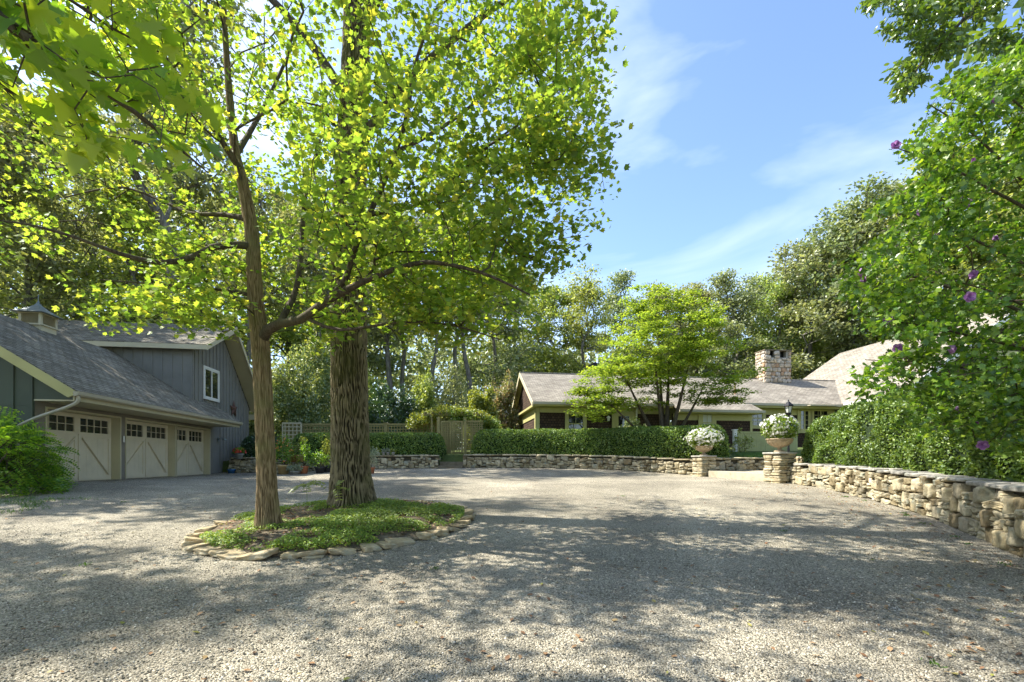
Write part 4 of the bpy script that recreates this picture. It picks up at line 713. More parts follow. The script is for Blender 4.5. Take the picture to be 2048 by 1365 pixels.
g = MB(); g.box(-.02, 8.0, -.10, -.003, ZE-.15, ZE-.02); g.box(8.0, 13.1, -.77, -.673, ZE-.67*m_-.15, ZE-.67*m_-.02); g.box(12.5, 19.1, .22, .317, ZE+.17-.13, ZE+.17-.0); g.build('gutter', M_['gutter'], HO)
g = MB(); g.box(.1, 8.0, .05, .65, ZE-.23, ZE-.2); g.box(8.0, 12.9, -.6, .0, ZE-.67*m_-.21, ZE-.67*m_-.18); g.box(13.0, 19, .39, 1.0, ZE+.17-.25, ZE+.17-.22); g.build('soffit', M_['trimgreen'], HO)
g = MB()  # walls
g.box(.3, 8.0, .65, .85, GZH-.5, ZE-.2); g.box(8.0, 12.8, .0, .2, GZH-.5, ZE-.67*m_-.18); g.box(12.8, 19, .98, 1.18, GZH-.5, ZE-.05); g.box(12.6, 12.8, .2, .98, GZH-.5, ZE-.3)
g.prism([(.3, .85, GZH-.5), (.3, 8.4, GZH-.5), (.3, 8.4, ZE), (.3, RID, ZR-.2), (.3, .85, ZE-.1)], (.15, 0, 0)); g.build('wall', M_['brown'], HO)
g = MB()  # left gable trim: rake boards, band, corner boards
for (a, b) in ((0, RID), (9, RID)):
    za, zb_ = ZE-.02, ZR-.02; g.prism([(-.05, a, za), (-.05, b, zb_), (-.05, b, zb_-.24), (-.05, a, za-.24)], (.05, 0, 0))
g.build('rake_board', M_['cream'], HO)
g = MB(); g.box(.0, .3, .1, 8.9, ZE-.26, ZE-.14); g.box(.26, .3, .6, 8.4, ZE-.8, ZE-.28); g.box(.25, .48, .6, .64, GZH, ZE-.24); g.box(.24, .28, .6, .85, GZH, ZE-.24); g.box(.50, 8.0, .62, .645, ZE-.52, ZE-.24); g.box(8, 12.8, -.03, -.003, ZE-.90, ZE-.57); g.box(12.9, 19, .95, .975, ZE-.42, ZE-.09); g.box(12.68, 12.82, -.035, -.004, GZH, ZE-.91)
slab(g, [(-.0, .02, ZE-.13), (.32, .02, ZE-.13), (.32, RID, ZR-.13), (-.0, RID, ZR-.13)], .02); slab(g, [(-.0, 8.98, ZE-.13), (.32, 8.98, ZE-.13), (.32, RID, ZR-.13), (-.0, RID, ZR-.13)], .02)
g.build('trim', M_['trimgreen'], HO)
def hx(px, y=.65):   # house-local x of a photo column on the plane y
    t = (px-CX)/FPX; c, s = math.cos(TH), math.sin(TH); # X=1.13+x*c-y*s ; Z=25+x*s+y*c
    return (t*(25+y*c)-1.13+y*s)/(c-t*s)
def wz(px, py, y=.65): x = hx(px, y); Z = 25+x*math.sin(TH)+y*math.cos(TH); return EYE+(HY-py)/FPX*Z
def trimwin(p0, p1, yt, yb, y, **k):
    a0, a1 = hx(p0, y), hx(p1, y); return window(HO, 'y', y, a0, a1, wz(p0, yb, y), wz(p0, yt, y), k.pop('fw', .17), 'trimgreen', **k)
trimwin(1136, 1167, 829, 866, .62, cols=2, rows_=2)
d0, d1 = hx(1229, .62), hx(1267, .62); g = MB(); g.box(d0, d1, .57, .618, GZH, wz(1229, 822, .62)); dr = g.build('entrance_door', M_['trimgreen'], HO); g = MB(); g.box(d0+.22, d1-.28, .562, .569, wz(1229, 858, .62), wz(1229, 833, .62)); g.build('pane', M_['glass'], dr)
g = MB(); g.box(d0-.16, d0-.01, .56, .61, GZH, ZE-.53); g.box(d1+.01, d1+.16, .56, .61, GZH, ZE-.53); g.box(d0-.012, d1+.012, .56, .61, ZE-.62, ZE-.53); g.build('door_frame', M_['trimgreen'], HO)
g = MB(); g.tube([(hx(1271), .5, GZH), (hx(1271), .5, ZE-.3), (hx(1271), .1, ZE-.12)], .045, 8); g.build('downspout', M_['white'], HO)
trimwin(1404, 1424, 829, 862, -.03, cols=2, rows_=2, blind=True, fw=.24)
trimwin(1496, 1525, 821, 851, .95, cols=3, rows_=4, fw=.2)
for a, b in ((1600, 1617), (1626, 1655)): trimwin(a, b, 821, 860, .95, cols=3 if b > 1640 else 2, rows_=4, fw=.2, sash='v')
g = MB(); g.box(hx(1612, .3), hx(1668, .3), -.05, .95, wz(1612, 813, .3), wz(1612, 811.5, .3)); g.build('door_canopy', M_['gutter'], HO)
# chimney
def stone_box(name, x0, x1, y0, y1, z0, z1, parent, mat, s=.2, seed=1, holes=None):
    g = MB(); rs = np.random.default_rng(seed); C_, H, Rz = [], [], []; faces = [('y', y0, x0, x1, -1), ('x', x0, y0, y1, -1), ('x', x1, y0, y1, 1), ('y', y1, x0, x1, 1)]
    for ax, p, a0, a1, sg in faces:
        z = z0
        while z < z1-.02:
            h = s*(.6+.6*rs.random()); h = min(h, z1-z); a = a0
            while a < a1-.02:
                wd = min(s*(.6+1.2*rs.random()), a1-a); c = a+wd/2; hz = rs.normal()*.02
                if not (holes and ax == 'y' and sg < 0 and any(q0-.05 < c < q1+.05 and z+h/2 > zz0 for q0, q1, zz0 in holes)):
                    C_.append((c, p, z+h/2+hz) if ax == 'y' else (p, c, z+h/2+hz)); H.append((wd/2*.93, .05, h/2*.93) if ax == 'y' else (.05, wd/2*.93, h/2*.93)); Rz.append(0)
                a += wd
            z += h
    rocks(g, C_, H, Rz, .16, 4, 4.0, .1, seed, 0, 1.5); return g.build(name, mat, parent, smooth=True)
CX0, CX1, CY0, CY1, CZ1 = 16.45, 18.35, 3.8, 4.75, 8.95
hol = [(CX0+.33, CX0+.75, CZ1-.45), (CX0+1.12, CX0+1.57, CZ1-.45)]
g = MB(); g.box(CX0+.03, CX1-.03, CY0+.03, CY1-.03, 6.2, CZ1-.45); 
for a, b in ((CX0+.03, hol[0][0]), (hol[0][1], hol[1][0]), (hol[1][1], CX1-.03)): g.box(a, b, CY0+.03, CY1-.03, CZ1-.45, CZ1)
ch = g.build('chimney', M_['mortar'], HO); stone_box('chimney_stonework', CX0, CX1, CY0, CY1, 6.3, CZ1-.02, ch, M_['chimstone'], .26, 31, hol)
g = MB(); g.box(CX0-.06, CX1+.06, CY0-.06, CY1+.06, CZ1, CZ1+.06); g.build('chimney_cap', M_['sleeper'], ch); g = MB(); g.box(CX0+.3, CX1-.3, CY0+.3, CY1-.2, CZ1-.45, CZ1-.0); g.build('flue', M_['dark'], ch)
g = MB(); xx_, = (hx(1188, 6.2),); g.box(xx_-.55, xx_+.55, 6.0, 6.8, 5.5, 7.75); c2 = g.build('chimney', M_['mortar'], HO); stone_box('chimney_stonework', xx_-.55, xx_+.55, 6.0, 6.8, 6.3, 7.75, c2, M_['chimstone'], .2, 33); g = MB(); g.prism([(xx_-.62, 5.92, 7.95), (xx_+.62, 5.92, 7.95), (xx_, 5.92, 8.3)], (0, .95, 0)); g.build('chimney_cap', M_['iron'], c2)
g = MB(); g.tube([(hx(1470, 1.6), 1.6, ZE+.6), (hx(1470, 1.6), 1.6, ZE+1.45)], .055, 10); g.build('vent_pipe', M_['copper'], HO); 
# wing
WZ0, WS, WR, WX = 5.0, .66, 27.1, 19.0; WZR = WZ0+WS*(WR-WX)
g = MB(); slab(g, [(WX, -3.0, WZ0), (WR, -3.0, WZR), (WR, 9.2, WZR), (WX, 9.2, WZ0)], .12); slab(g, [(WR, -3.0, WZR), (WR+8.1, -3.0, WZ0), (WR+8.1, 9.2, WZ0), (WR, 9.2, WZR)], .12); g.build('wing_roof', M_['hroof'], HO)
g = MB(); g.prism([(WX+.9, -2.5, GZH-.6), (WX+.9, -2.5, WZ0+.45), (WR, -2.5, WZR-.15), (WR+7.2, -2.5, WZ0+.45), (WR+7.2, -2.5, GZH-.6)], (0, .2, 0)); g.box(WX+.9, WX+1.1, -2.3, 1.0, GZH-.6, WZ0+.4); g.build('wing_wall', M_['brown'], HO)
g = MB(); 
for s in (1, -1): g.prism([(WR-s*8.1, -3.04, WZ0-.02), (WR, -3.04, WZR-.02), (WR, -3.04, WZR-.32), (WR-s*8.1, -3.04, WZ0-.32)], (0, .04, 0))
g.build('wing_rake_board', M_['white'], HO)
g = MB()
for s in (1, -1): slab(g, [(WR-s*8.0, -3.0, WZ0-.08), (WR, -3.0, WZR-.14), (WR, -2.5, WZR-.14), (WR-s*8.0, -2.5, WZ0-.08)], .02)
g.box(WX+.9, WR+7.2, -2.54, -2.503, 7.45, 7.75)
for s in (1, -1): g.prism([(WR-s*7.0, -2.54, WZ0+.6), (WR, -2.54, WZR-.2), (WR, -2.54, WZR-.75), (WR-s*7.0, -2.54, WZ0+.05)], (0, .036, 0))
g.box(WX+.85, WX+1.05, -2.56, -2.5, GZH, WZ0+.3); g.build('wing_trim', M_['trimgreen'], HO)
g = MB()
for k in range(9): z = 8.55+k*.12; g.beam((WR-.55, -2.6, z), (WR+.55, -2.6, z), .1, .02, 0, (0, .6, 1))
g.build('gable_vent', M_['cream'], HO); window(HO, 'y', -2.52, WR-5.2, WR-4.0, 4.1, 5.6, .15, 'trimgreen', cols=2, rows_=2); window(HO, 'y', -2.52, WR-2.4, WR-1.2, 4.1, 5.6, .15, 'trimgreen', cols=2, rows_=2)
g = MB(); a = np.array((19.05, .37, ZE+.2+.03)); b = np.array((22.55, RID, ZR+.05)); g.beam(a, b, .34, .03, 0, (0, 0, 1)); g.build('copper_valley', M_['copper'], HO)
g = MB(); g.box(WX-.10, WX+.0, -2.95, .2, WZ0-.12, WZ0+.02); g.build('wing_gutter', M_['white'], HO)
# lantern on the left house wall
lx_, lz_ = hx(1215, .6), wz(1215, 838, .6)
def toworld(x, y, z): c, s = math.cos(TH), math.sin(TH); return (1.13+x*c-y*s, 25+x*s+y*c, z)
o = thing('wall_lantern', toworld(lx_, .62, lz_), 'small pale lantern on the dark shingles between window and door', 'wall lantern', None, TH); g = MB(); g.lathe([(.01, .18), (.12, .06), (.13, .04), (.08, .03), (.07, -.12), (.02, -.14)], (0, -.18, 0), 10); g.build('lantern_glass', M_['white'], o); g = MB(); g.box(-.02, .02, -.2, 0, .16, .2); g.box(-.05, .05, -.03, 0, .02, .26); g.build('bracket', M_['iron'], o)

# ------------------------------------------------------------------ lattice fence, gate, arbor, sage fence
def lattice(mb, x0, x1, z0, z1, y, step=.15, bw=.045):
    for x in np.arange(x0+step/2, x1, step): mb.box(x-bw/2, x+bw/2, y-.008, y+.008, z0, z1)
    for z in np.arange(z0+step/2, z1, step): mb.box(x0, x1, y-.024, y-.0085, z-bw/2, z+bw/2)
LF = thing('lattice_fence', (-13.0, 26.4, 1.95), 'long olive lattice-topped fence behind the left hedge', 'fence', None, 0); g = MB(); lattice(g, .3, 9.5, 1.15, 1.62, 0, .165, .05); g.build('lattice', M_['latt'], LF)
g = MB(); g.box(.2, 9.55, -.05, .05, 1.62, 1.72); g.box(.2, 9.55, -.04, .04, 1.06, 1.15); g.box(.2, 9.55, -.02, .02, -.2, 1.06); g.build('board_panel', M_['latt'], LF)
for x in (.2, 3.05, 5.85, 9.3):
    g = MB(); g.box(x-.09, x+.09, -.09, .07, -.3, 1.72); g.box(x-.12, x+.12, -.12, .1, 1.72, 1.76); g.build('post', M_['latt'], LF)
GT = thing('lattice_gate', (-3.85, 25.0, 1.85), 'olive double lattice gate under the vine arbor', 'gate', None, 0)
for k, x in enumerate((.0, .62)):
    g = MB(); lattice(g, x+.08, x+.54, .1, 1.78, 0, .125, .045); lf = g.build('gate_leaf', M_['latt'], GT); g = MB(); g.box(x+.02, x+.09, -.03, .03, .0, 1.85); g.box(x+.53, x+.60, -.03, .03, 0, 1.85); g.box(x+.09, x+.53, -.028, .028, 1.76, 1.85); g.box(x+.09, x+.53, -.028, .028, 0, .1); g.build('gate_frame', M_['latt'], lf)
g = MB(); lattice(g, 1.42, 2.3, .1, 1.8, 0, .125, .045); g.box(1.42, 2.3, -.03, .03, 1.8, 1.87); g.build('side_panel', M_['latt'], GT)
for x in (-.1, 1.33):
    g = MB(); g.box(x-.08, x+.08, -.08, .08, -.1, 2.05); g.build('post', M_['latt'], GT)
AR = thing('vine_arbor', (-3.9, 25.0, 1.85), 'arbor overgrown with pale lime vine above the lattice gate', 'arbor'); g = MB()
for x in (-.45, 1.75):
    for y in (.25, 1.5): g.box(x-.05, x+.05, y-.05, y+.05, 0, 2.15)
g.box(-.9, 2.3, .2, .3, 2.15, 2.27); g.box(-.9, 2.3, 1.45, 1.55, 2.15, 2.27)
for x in np.arange(-.8, 2.3, .4): g.box(x-.03, x+.03, 0, 1.8, 2.27, 2.35)
g.build('arbor_frame', M_['latt'], AR)
rs = np.random.default_rng(61); n = 230; tp = np.stack([-1.7+4.4*rs.random(n), .1+1.6*rs.random(n), 2.25+.5*rs.random(n)**1.4], -1); tp[:, 2] -= .26*np.abs(tp[:, 0]-.6)**1.5*.7; g = MB(); sprays(g, tp, rnd_dir(n, rs), 40, (.32, .3, .2), .11, OVATE, .9, .5, .3, 0, rs); g.build('vine_foliage', M_['lime'], AR)
n = 110; tp = np.stack([.6+2.6*rs.random(n), .0+1.4*rs.random(n), 1.9+.6*rs.random(n)], -1); tp[:, 2] -= .22*(tp[:, 0]-.6)**1.1; g = MB(); sprays(g, tp, rnd_dir(n, rs), 34, (.28, .28, .22), .10, OVATE, .9, .4, .3, 0, rs); g.build('dark_vine_foliage', M_['hedge'], AR)
SF = thing('sage_fence', (11.0, 22.9, 1.75), 'low sage green board fence with pale post in front of the house', 'fence', None, TH*.6); g = MB(); 
for k in range(26): g.box(.12+k*.12, .12+k*.12+.112, -.015, .015, .05, 1.17)
g.build('board', M_['fencegreen'], SF); g = MB(); g.box(.05, 3.3, -.05, .05, 1.17, 1.24); g.box(.05, 3.3, -.035, .035, 0, .06); g.build('rail', M_['fencegreen'], SF); g = MB(); g.box(-.1, .06, -.08, .08, -.1, 1.3); g.box(-.14, .1, -.12, .12, 1.3, 1.34); g.build('post', M_['white'], SF)
o = thing('trellis', (-12.25, 26.0, 1.6), 'cream square-grid trellis panel beside the grey garage wall', 'trellis'); g = MB(); lattice(g, -.55, .45, .2, 2.0, 0, .22, .05); g.box(-.6, -.55, -.03, .03, 0, 2.1); g.box(.45, .5, -.03, .03, 0, 2.1); g.box(-.6, .5, -.031, .031, 2.02, 2.1); g.build('grid', M_['cream'], o)

# lamp post
LP = thing('lamp_post', (11.45, 19.2+.0, 1.7), 'black lantern on a post rising behind the near urn', 'lamp post'); LP.location = tuple(W(1577, 924, 18.6)[:2])+(1.6,)
g = MB(); g.tube([(0, 0, -.1), (0, 0, 1.75)], .04, 12); g.lathe([(.09, 0), (.09, .15), (.05, .2), (.045, .5)], (0, 0, -.05), 12); g.lathe([(.04, 1.7), (.09, 1.76), (.1, 1.82), (.13, 1.84)], (0, 0, 0), 12); g.build('post', M_['iron'], LP)
g = MB()
for k in range(6):
    a = k*math.pi/3; g.tube([(.10*math.cos(a), .10*math.sin(a), 1.84), (.15*math.cos(a), .15*math.sin(a), 2.14)], .010, 5)
g.lathe([(.11, 1.83), (.11, 1.86)], (0, 0, 0), 6); g.lathe([(.20, 2.12), (.19, 2.16), (.10, 2.25), (.05, 2.30), (.02, 2.32), (.035, 2.36), (.001, 2.42)], (0, 0, 0), 6); g.lathe([(.001, 2.13), (.2, 2.12)], (0, 0, 0), 6); g.build('lantern_cage', M_['iron'], LP)
g = MB(); g.lathe([(.001, 1.86), (.09, 1.861), (.135, 2.11), (.001, 2.112)], (0, 0, 0), 6); g.build('lantern_glass', M_['curtain'], LP)

# ------------------------------------------------------------------ urns with white flowers
FLOWER = sh([(0, -.5), (.16, -.3), (.47, -.16), (.3, .05), (.3, .4), (.0, .3), (-.3, .4), (-.3, .05), (-.47, -.16), (-.16, -.3)])
def urn(x, y, z, w_, label, seed, fr, nfl):
    rs = np.random.default_rng(seed); o = thing('flower_urn', (x, y, z), label, 'flower urn', 'urns flanking the garden entrance'); s = w_/.8; g = MB()
    g.lathe(np.array([(.001, 0), (.17, 0), (.17, .04), (.13, .06), (.07, .09), (.06, .13), (.10, .16), (.24, .22), (.34, .30), (.385, .38), (.39, .41), (.42, .42), (.42, .45), (.37, .45), (.33, .40), (.001, .38)])*s, (0, 0, 0), 28); g.build('urn_bowl', M_['urn'], o, smooth=True)
    g = MB()
    for k in range(16):
        a = k*math.pi/8; P = np.array([(r_*math.cos(a), r_*math.sin(a), zz) for r_, zz in ((.11, .165), (.25, .225), (.345, .30), (.388, .37))])*s; g.tube(P, .012*s, 5)
    g.build('gadroon', M_['urn'], o, smooth=True)
    n = 240; d = rnd_dir(n, rs); d[:, 2] = d[:, 2]*.8+.25; d = norm(d); tp = d*np.array(fr)*(.72+.3*rs.random((n, 1)))+np.array([0, 0, .80*s]); g = MB(); A, B, ra, rb, dr = grow([(np.array([(0, 0, .38*s), (0, 0, .45*s)]), None)], tp, .0025, .35, .6, .2, .05, .1, rs); edges_to(g, A, B, ra, rb, 4); g.build('stems', M_['hedge'], o)
    g = MB(); sprays(g, tp*.97, d, 34, (.12, .12, .10), .06, OVATE, .9, .4, .2, 0, rs); g.build('foliage', M_['cover'], o)
    n2 = nfl; d = rnd_dir(n2, rs); d[:, 2] = d[:, 2]*.8+.2; d = norm(d); lum = fbm(d*3, seed, 2); d = d[lum > .36]; lum = lum[lum > .36]; P = d*np.array(fr)*(.74+.75*(lum[:, None]-.4)+.30*rs.random((len(d), 1)))+np.array([0, 0, .80*s]); g = MB(); leaves(g, P, d*1.2+rnd_dir(len(d), rs)*.5, .075+.035*rs.random(len(d)), FLOWER, None, .3, 0, rs); g.build('blossoms', M_['whitefl'], o); return o
urn(*PL, zl, .72, 'pale stone urn full of white flowers on the far pillar, the smaller-looking one', 71, (.63, .60, .42), 900)
urn(*PR, zr, .80, 'stone urn spilling white flowers on the near pillar beside the big hedge', 72, (.52, .50, .42), 520)

# ------------------------------------------------------------------ potted plants
POT = [(.001, 0), (.7, 0), (.86, .75), (.95, .78), (1.0, .80), (1.0, .98), (.92, 1.0), (.88, .9), (.001, .88)]
def potted(px, Z, rad, ph, mat, label, seed, plant, ps, zoff=0.0, cat='potted plant', zabs=None, flower=None, nt=26, group='pots along the left wall'):
    rs = np.random.default_rng(seed); X = (px-CX)/FPX*Z; z = float(gz(X, Z))+zoff if zabs is None else zabs; o = thing('potted_plant', (X, Z, z), label, cat, group); g = MB(); g.lathe(np.array(POT)*np.array([rad, ph]), (0, 0, 0), 20); g.build('pot', M_[mat], o, smooth=True)
    d = rnd_dir(nt, rs); d[:, 2] = np.abs(d[:, 2])*1.2+.05; d = norm(d); ps = np.array(ps, float); tp = d*ps*(.5+.5*rs.random((nt, 1)))+np.array([0, 0, ph*.9+ps[2]*.15]); g = MB(); A, B, ra, rb, dr = grow([(np.array([(0, 0, ph*.85), (0, 0, ph*.95)]), None)], tp, .0035, .35, .6, .12, .05, .1, rs); edges_to(g, A, B, ra, rb, 4); g.build('stems', M_['twig'], o)
    g = MB(); sprays(g, tp, d, 22, ps*.28+.02, .075, OVATE, .8, .4, .2, 0, rs); g.build('foliage', M_[plant], o)
    if flower: nf = 60; dd = rnd_dir(nf, rs); dd[:, 2] = np.abs(dd[:, 2]); P = dd*ps*.95+np.array([0, 0, ph*.9+ps[2]*.15]); P[:, 1] -= .05; g = MB(); leaves(g, P, dd+np.array([0, -.4, .2]), .07+.02*rs.random(nf), FLOWER, None, .3, 0, rs); g.build('blossoms', M_[flower], o)
    return o
potted(567, 20.7, .27, .42, 'tanpot', 'large tan pot holding a tall orange-flowered bush beside the slim trunk', 81, 'fern', (.5, .45, 1.15), flower='orange', nt=60)
potted(585, 21.3, .2, .3, 'terra', 'terracotta pot on the wall ledge just right of the orange-flowered bush', 82, 'silver', (.25, .25, .4), .5)
potted(601, 21.2, .24, .32, 'tanpot', 'ochre bowl pot with leafy stems on the wall ledge', 83, 'lime', (.35, .3, .75), .5)
potted(608, 20.6, .2, .34, 'terra', 'terracotta pot on the gravel with tall loose green stems', 84, 'fern', (.32, .3, .95))
potted(590, 20.4, .22, .14, 'greypot', 'low bowl of grey-green foliage on the gravel', 85, 'silver', (.36, .3, .26))
potted(640, 20.7, .24, .28, 'darkpot', 'dark pot with spreading herbs on the gravel next to the big trunk', 86, 'fern', (.45, .4, .6), nt=36)
potted(655, 21.0, .2, .3, 'darkpot', 'tall airy pale-leaved plant in a dark pot, half behind the big trunk', 87, 'lime', (.35, .35, 1.25), nt=40)
potted(743, 20.4, .15, .27, 'terra', 'small terracotta pot with silvery plant right of the big trunk', 88, 'silver', (.38, .3, .8), nt=30)
for q, (px, pl, lb) in enumerate(((757, 'lime', 'lime rosette'), (767, 'silver', 'silver tuft'), (776, 'silver', 'pale spiky succulent'), (786, 'lime', 'small yellow-green plant'))):
    potted(px, 22.25, .09, .16, 'greypot', ['first', 'second', 'third', 'fourth'][q]+' little grey pot on the wall right of the trunk, '+lb, 90+q, pl, (.13, .12, .14), zabs=float(gz(-6.5, 22.2))+.64, nt=8, group='little pots on the wall top')
potted(479, 23.2, .2, .28, 'greypot', 'grey-green pot of red geraniums on the stone wall by the garage', 95, 'fern', (.34, .3, .30), zabs=1.63, flower='red', group=None)
potted(463, 22.9, .2, .20, 'bluepot', 'glazed blue bowl at the foot of the wall beside the garage', 96, 'silver', (.12, .12, .06), nt=6, group=None)

# ------------------------------------------------------------------ trees near the camera
def limb(pts, step=.2):
    P = np.array([W(a, b, z) for a, b, z, r_ in pts]); r_ = np.array([p[3] for p in pts]); return resample(P, r_, step)
rel = []
def bark_tube(mb, P, r_, k, amp, freq, seed, flare=0, furrow=0):
    # trunk swept with furrowed bark as real relief
    n = len(P); T = norm(np.gradient(P, axis=0)); x = norm(np.array([[1., 0, 0]])-T*T[:, :1]); y = np.cross(T, x); a = np.arange(k)*2*np.pi/k; s = np.concatenate([[0], np.cumsum(np.linalg.norm(np.diff(P, axis=0), axis=1))])
    Aa, Ss = np.meshgrid(a, s); Rr = np.broadcast_to(r_[:, None], Aa.shape).copy(); circ = np.stack([np.cos(Aa)*freq, np.sin(Aa)*freq, Ss*1.6], -1); wv = fbm(np.stack([np.cos(Aa)*2, np.sin(Aa)*2, Ss*1.1], -1), seed, 3)
    if furrow:
        wv2 = fbm(np.stack([np.cos(Aa)*3.2, np.sin(Aa)*3.2, Ss*2.3], -1), seed+30, 3)-.5; ph = furrow*Aa/2+wv2*15.0; rd = np.abs(np.sin(ph))**.7; rd2 = np.abs(np.sin(furrow*Aa*.5-wv2*11.0+1.3)); rd = np.clip(rd*.75+.5*rd2*rd-.1, 0, 1); crk = fbm(np.stack([np.cos(Aa)*5, np.sin(Aa)*5, Ss*9], -1), seed+40, 2); rd = rd*(.55+.75*crk); Rr = Rr+amp*(rd-.7); rel.append(rd.ravel())
    q = fbm(circ+wv[..., None]*1.5, seed+3, 3); ridge = 1-np.abs(q-.5)*4; q2 = fbm(np.stack([np.cos(Aa)*freq*2.1, np.sin(Aa)*freq*2.1, Ss*3.5], -1), seed+9, 2); Rr = Rr+(amp*.25 if furrow else amp)*(np.clip(-ridge, -1, .2)+.35*(q2-.5))
    if flare: Rr = Rr*(1+flare*np.exp(-Ss/.35)*(1+.35*np.sin(Aa*5+1)+.2*np.sin(Aa*3)))
    V = P[:, None]+Rr[..., None]*(np.cos(Aa)[..., None]*x[:, None]+np.sin(Aa)[..., None]*y[:, None]); i = np.arange(n-1)[:, None]*k; j = np.arange(k)[None]; j2 = (j+1) % k
    mb.add(V.reshape(-1, 3), np.stack([i+j, i+j2, i+k+j2, i+k+j], -1).reshape(-1, 4))
def gap(tips, f=.45, thr=.40, seed=5): return tips[fbm(tips*f, seed, 2) > thr]

# slim maple on the island
BZ = 7.6
T1 = limb([(537, 1062, BZ, .165), (536, 1040, BZ, .155), (533, 950, BZ, .145), (527, 800, BZ, .138), (521, 690, BZ, .14), (511, 600, BZ, .118), (505, 480, BZ, .105), (498, 430, BZ, .098), (484, 360, BZ, .085), (470, 300, 7.8, .07), (458, 180, 8.0, .055), (450, 60, 8.2, .045), (440, -150, 8.4, .025)], .05)
L1 = [limb([(524, 680, 7.58, .085), (536, 660, 7.5, .078), (560, 648, 7.4, .068), (600, 640, 7.2, .062), (650, 605, 6.9, .055), (700, 577, 6.6, .046), (760, 550, 6.4, .036), (850, 525, 6.2, .028), (960, 545, 6.0, .02), (1060, 590, 6.0, .010)]),
      limb([(655, 600, 6.85, .045), (690, 560, 6.7, .042), (720, 470, 6.6, .038), (770, 360, 6.6, .034), (812, 240, 6.5, .028), (830, 130, 6.5, .022), (870, 20, 6.5, .014)]),
      limb([(560, 645, 7.4, .05), (592, 580, 7.9, .045), (602, 500, 8.3, .038), (610, 400, 8.7, .03), (640, 280, 9.0, .02)]),
      limb([(504, 492, BZ, .06), (460, 490, 7.3, .05), (425, 495, 7.1, .045), (385, 515, 6.9, .042), (320, 526, 6.7, .036), (240, 508, 6.4, .028), (150, 475, 6.2, .02), (60, 450, 6.0, .013), (-20, 440, 5.9, .008)]),
      limb([(499, 440, BZ, .05), (450, 430, 7.8, .036), (380, 427, 8.0, .03), (330, 405, 8.2, .024), (240, 375, 8.5, .018), (130, 395, 8.8, .010)]),
      limb([(472, 310, 7.8, .05), (530, 210, 8.8, .035), (600, 60, 9.8, .02)]),
      limb([(610, 635, 7.15, .03), (680, 660, 7.0, .022), (800, 645, 6.9, .018), (900, 650, 6.8, .013), (1000, 680, 6.8, .008)]),
      limb([(480, 340, BZ, .05), (400, 220, 7.2, .035), (300, 120, 6.8, .022), (180, 40, 6.4, .012)]),
      limb([(735, 430, 6.6, .03), (860, 400, 6.7, .022), (980, 290, 6.8, .016), (1100, 210, 6.9, .008)]),
      limb([(498, 590, BZ, .03), (440, 580, 7.4, .02), (330, 570, 7.2, .014), (200, 560, 7.0, .008)])]
RT = thing('maple_tree', tuple(T1[0][0]), 'slim forked maple growing at the front of the island, spreading limb to the right', 'tree')
off1 = T1[0][0].copy()
g = MB(); rel.clear(); bark_tube(g, T1[0]-off1, T1[1], 170, .013, 6.0, 5, .42, 30); o = g.build('trunk', M_['barksmall'], RT, smooth=True); at_ = o.data.attributes.new('relief', 'FLOAT', 'POINT'); at_.data.foreach_set('value', rel[0].astype(np.float32))
g = MB()
for P, r_ in L1: g.tube(P-off1, r_*1.05, 12, cap=False)
ng = np.random.default_rng(101)
ell = [((-3.4, 7.9, 8.0), (4.4, 2.6, 3.2), 640), ((-6.4, 6.9, 5.1), (2.6, 1.6, 1.3), 400), ((-3.6, 8.4, 5.3), (2.0, 1.6, .9), 80), ((-4.7, 7.1, 3.65), (1.2, .9, .42), 80), ((-6.2, 7.0, 3.95), (1.1, 1.0, .45), 60), ((-.9, 7.0, 3.75), (1.5, .9, .6), 60), ((-3.1, 8.0, 3.8), (.7, .6, .4), 26), ((-1.1, 6.5, 5.1), (2.1, 1.4, 1.5), 250), ((-5.9, 5.0, 10.0), (3.9, 2.4, 2.2), 300), ((-3.2, 6.2, 11.0), (2.6, 1.8, 1.6), 90), ((.5, 6.8, 7.2), (1.0, 1.0, .9), 70), ((.3, 6.7, 5.9), (1.25, .9, .5), 70), ((.1, 6.8, 4.6), (.85, .9, .6), 50), ((-6.6, 7.0, 7.5), (2.2, 2, 2), 250), ((-1.6, 7.2, 3.9), (1.5, 1.0, .7), 90)]  # lobes high above the view are added to shade the near drive
tips = np.vstack([in_ell(k_, c, r_, ng) for c, r_, k_ in ell]); tips = gap(tips, .9, .485, 6); tips = tips[(tips[:, 1] > 4.9) | (tips[:, 2] > 1.9+1.1*tips[:, 1])]
A, B, ra, rb, dr = grow([(T1[0][20::4], None)]+[(P[::2], None) for P, r_ in L1], tips, .0032, .40, .22, .35, .12, .0, ng); edges_to(g, A-off1, B-off1, ra, rb, 5); g.build('limbs', M_['twig'], RT, smooth=True)
g = MB(); sprays(g, tips-off1, dr, 21, (.40, .40, .17), .096, LOBED, .65, .8, .35, 0, ng); g.build('crown', M_['maple'], RT)
print('maple tips', len(tips))

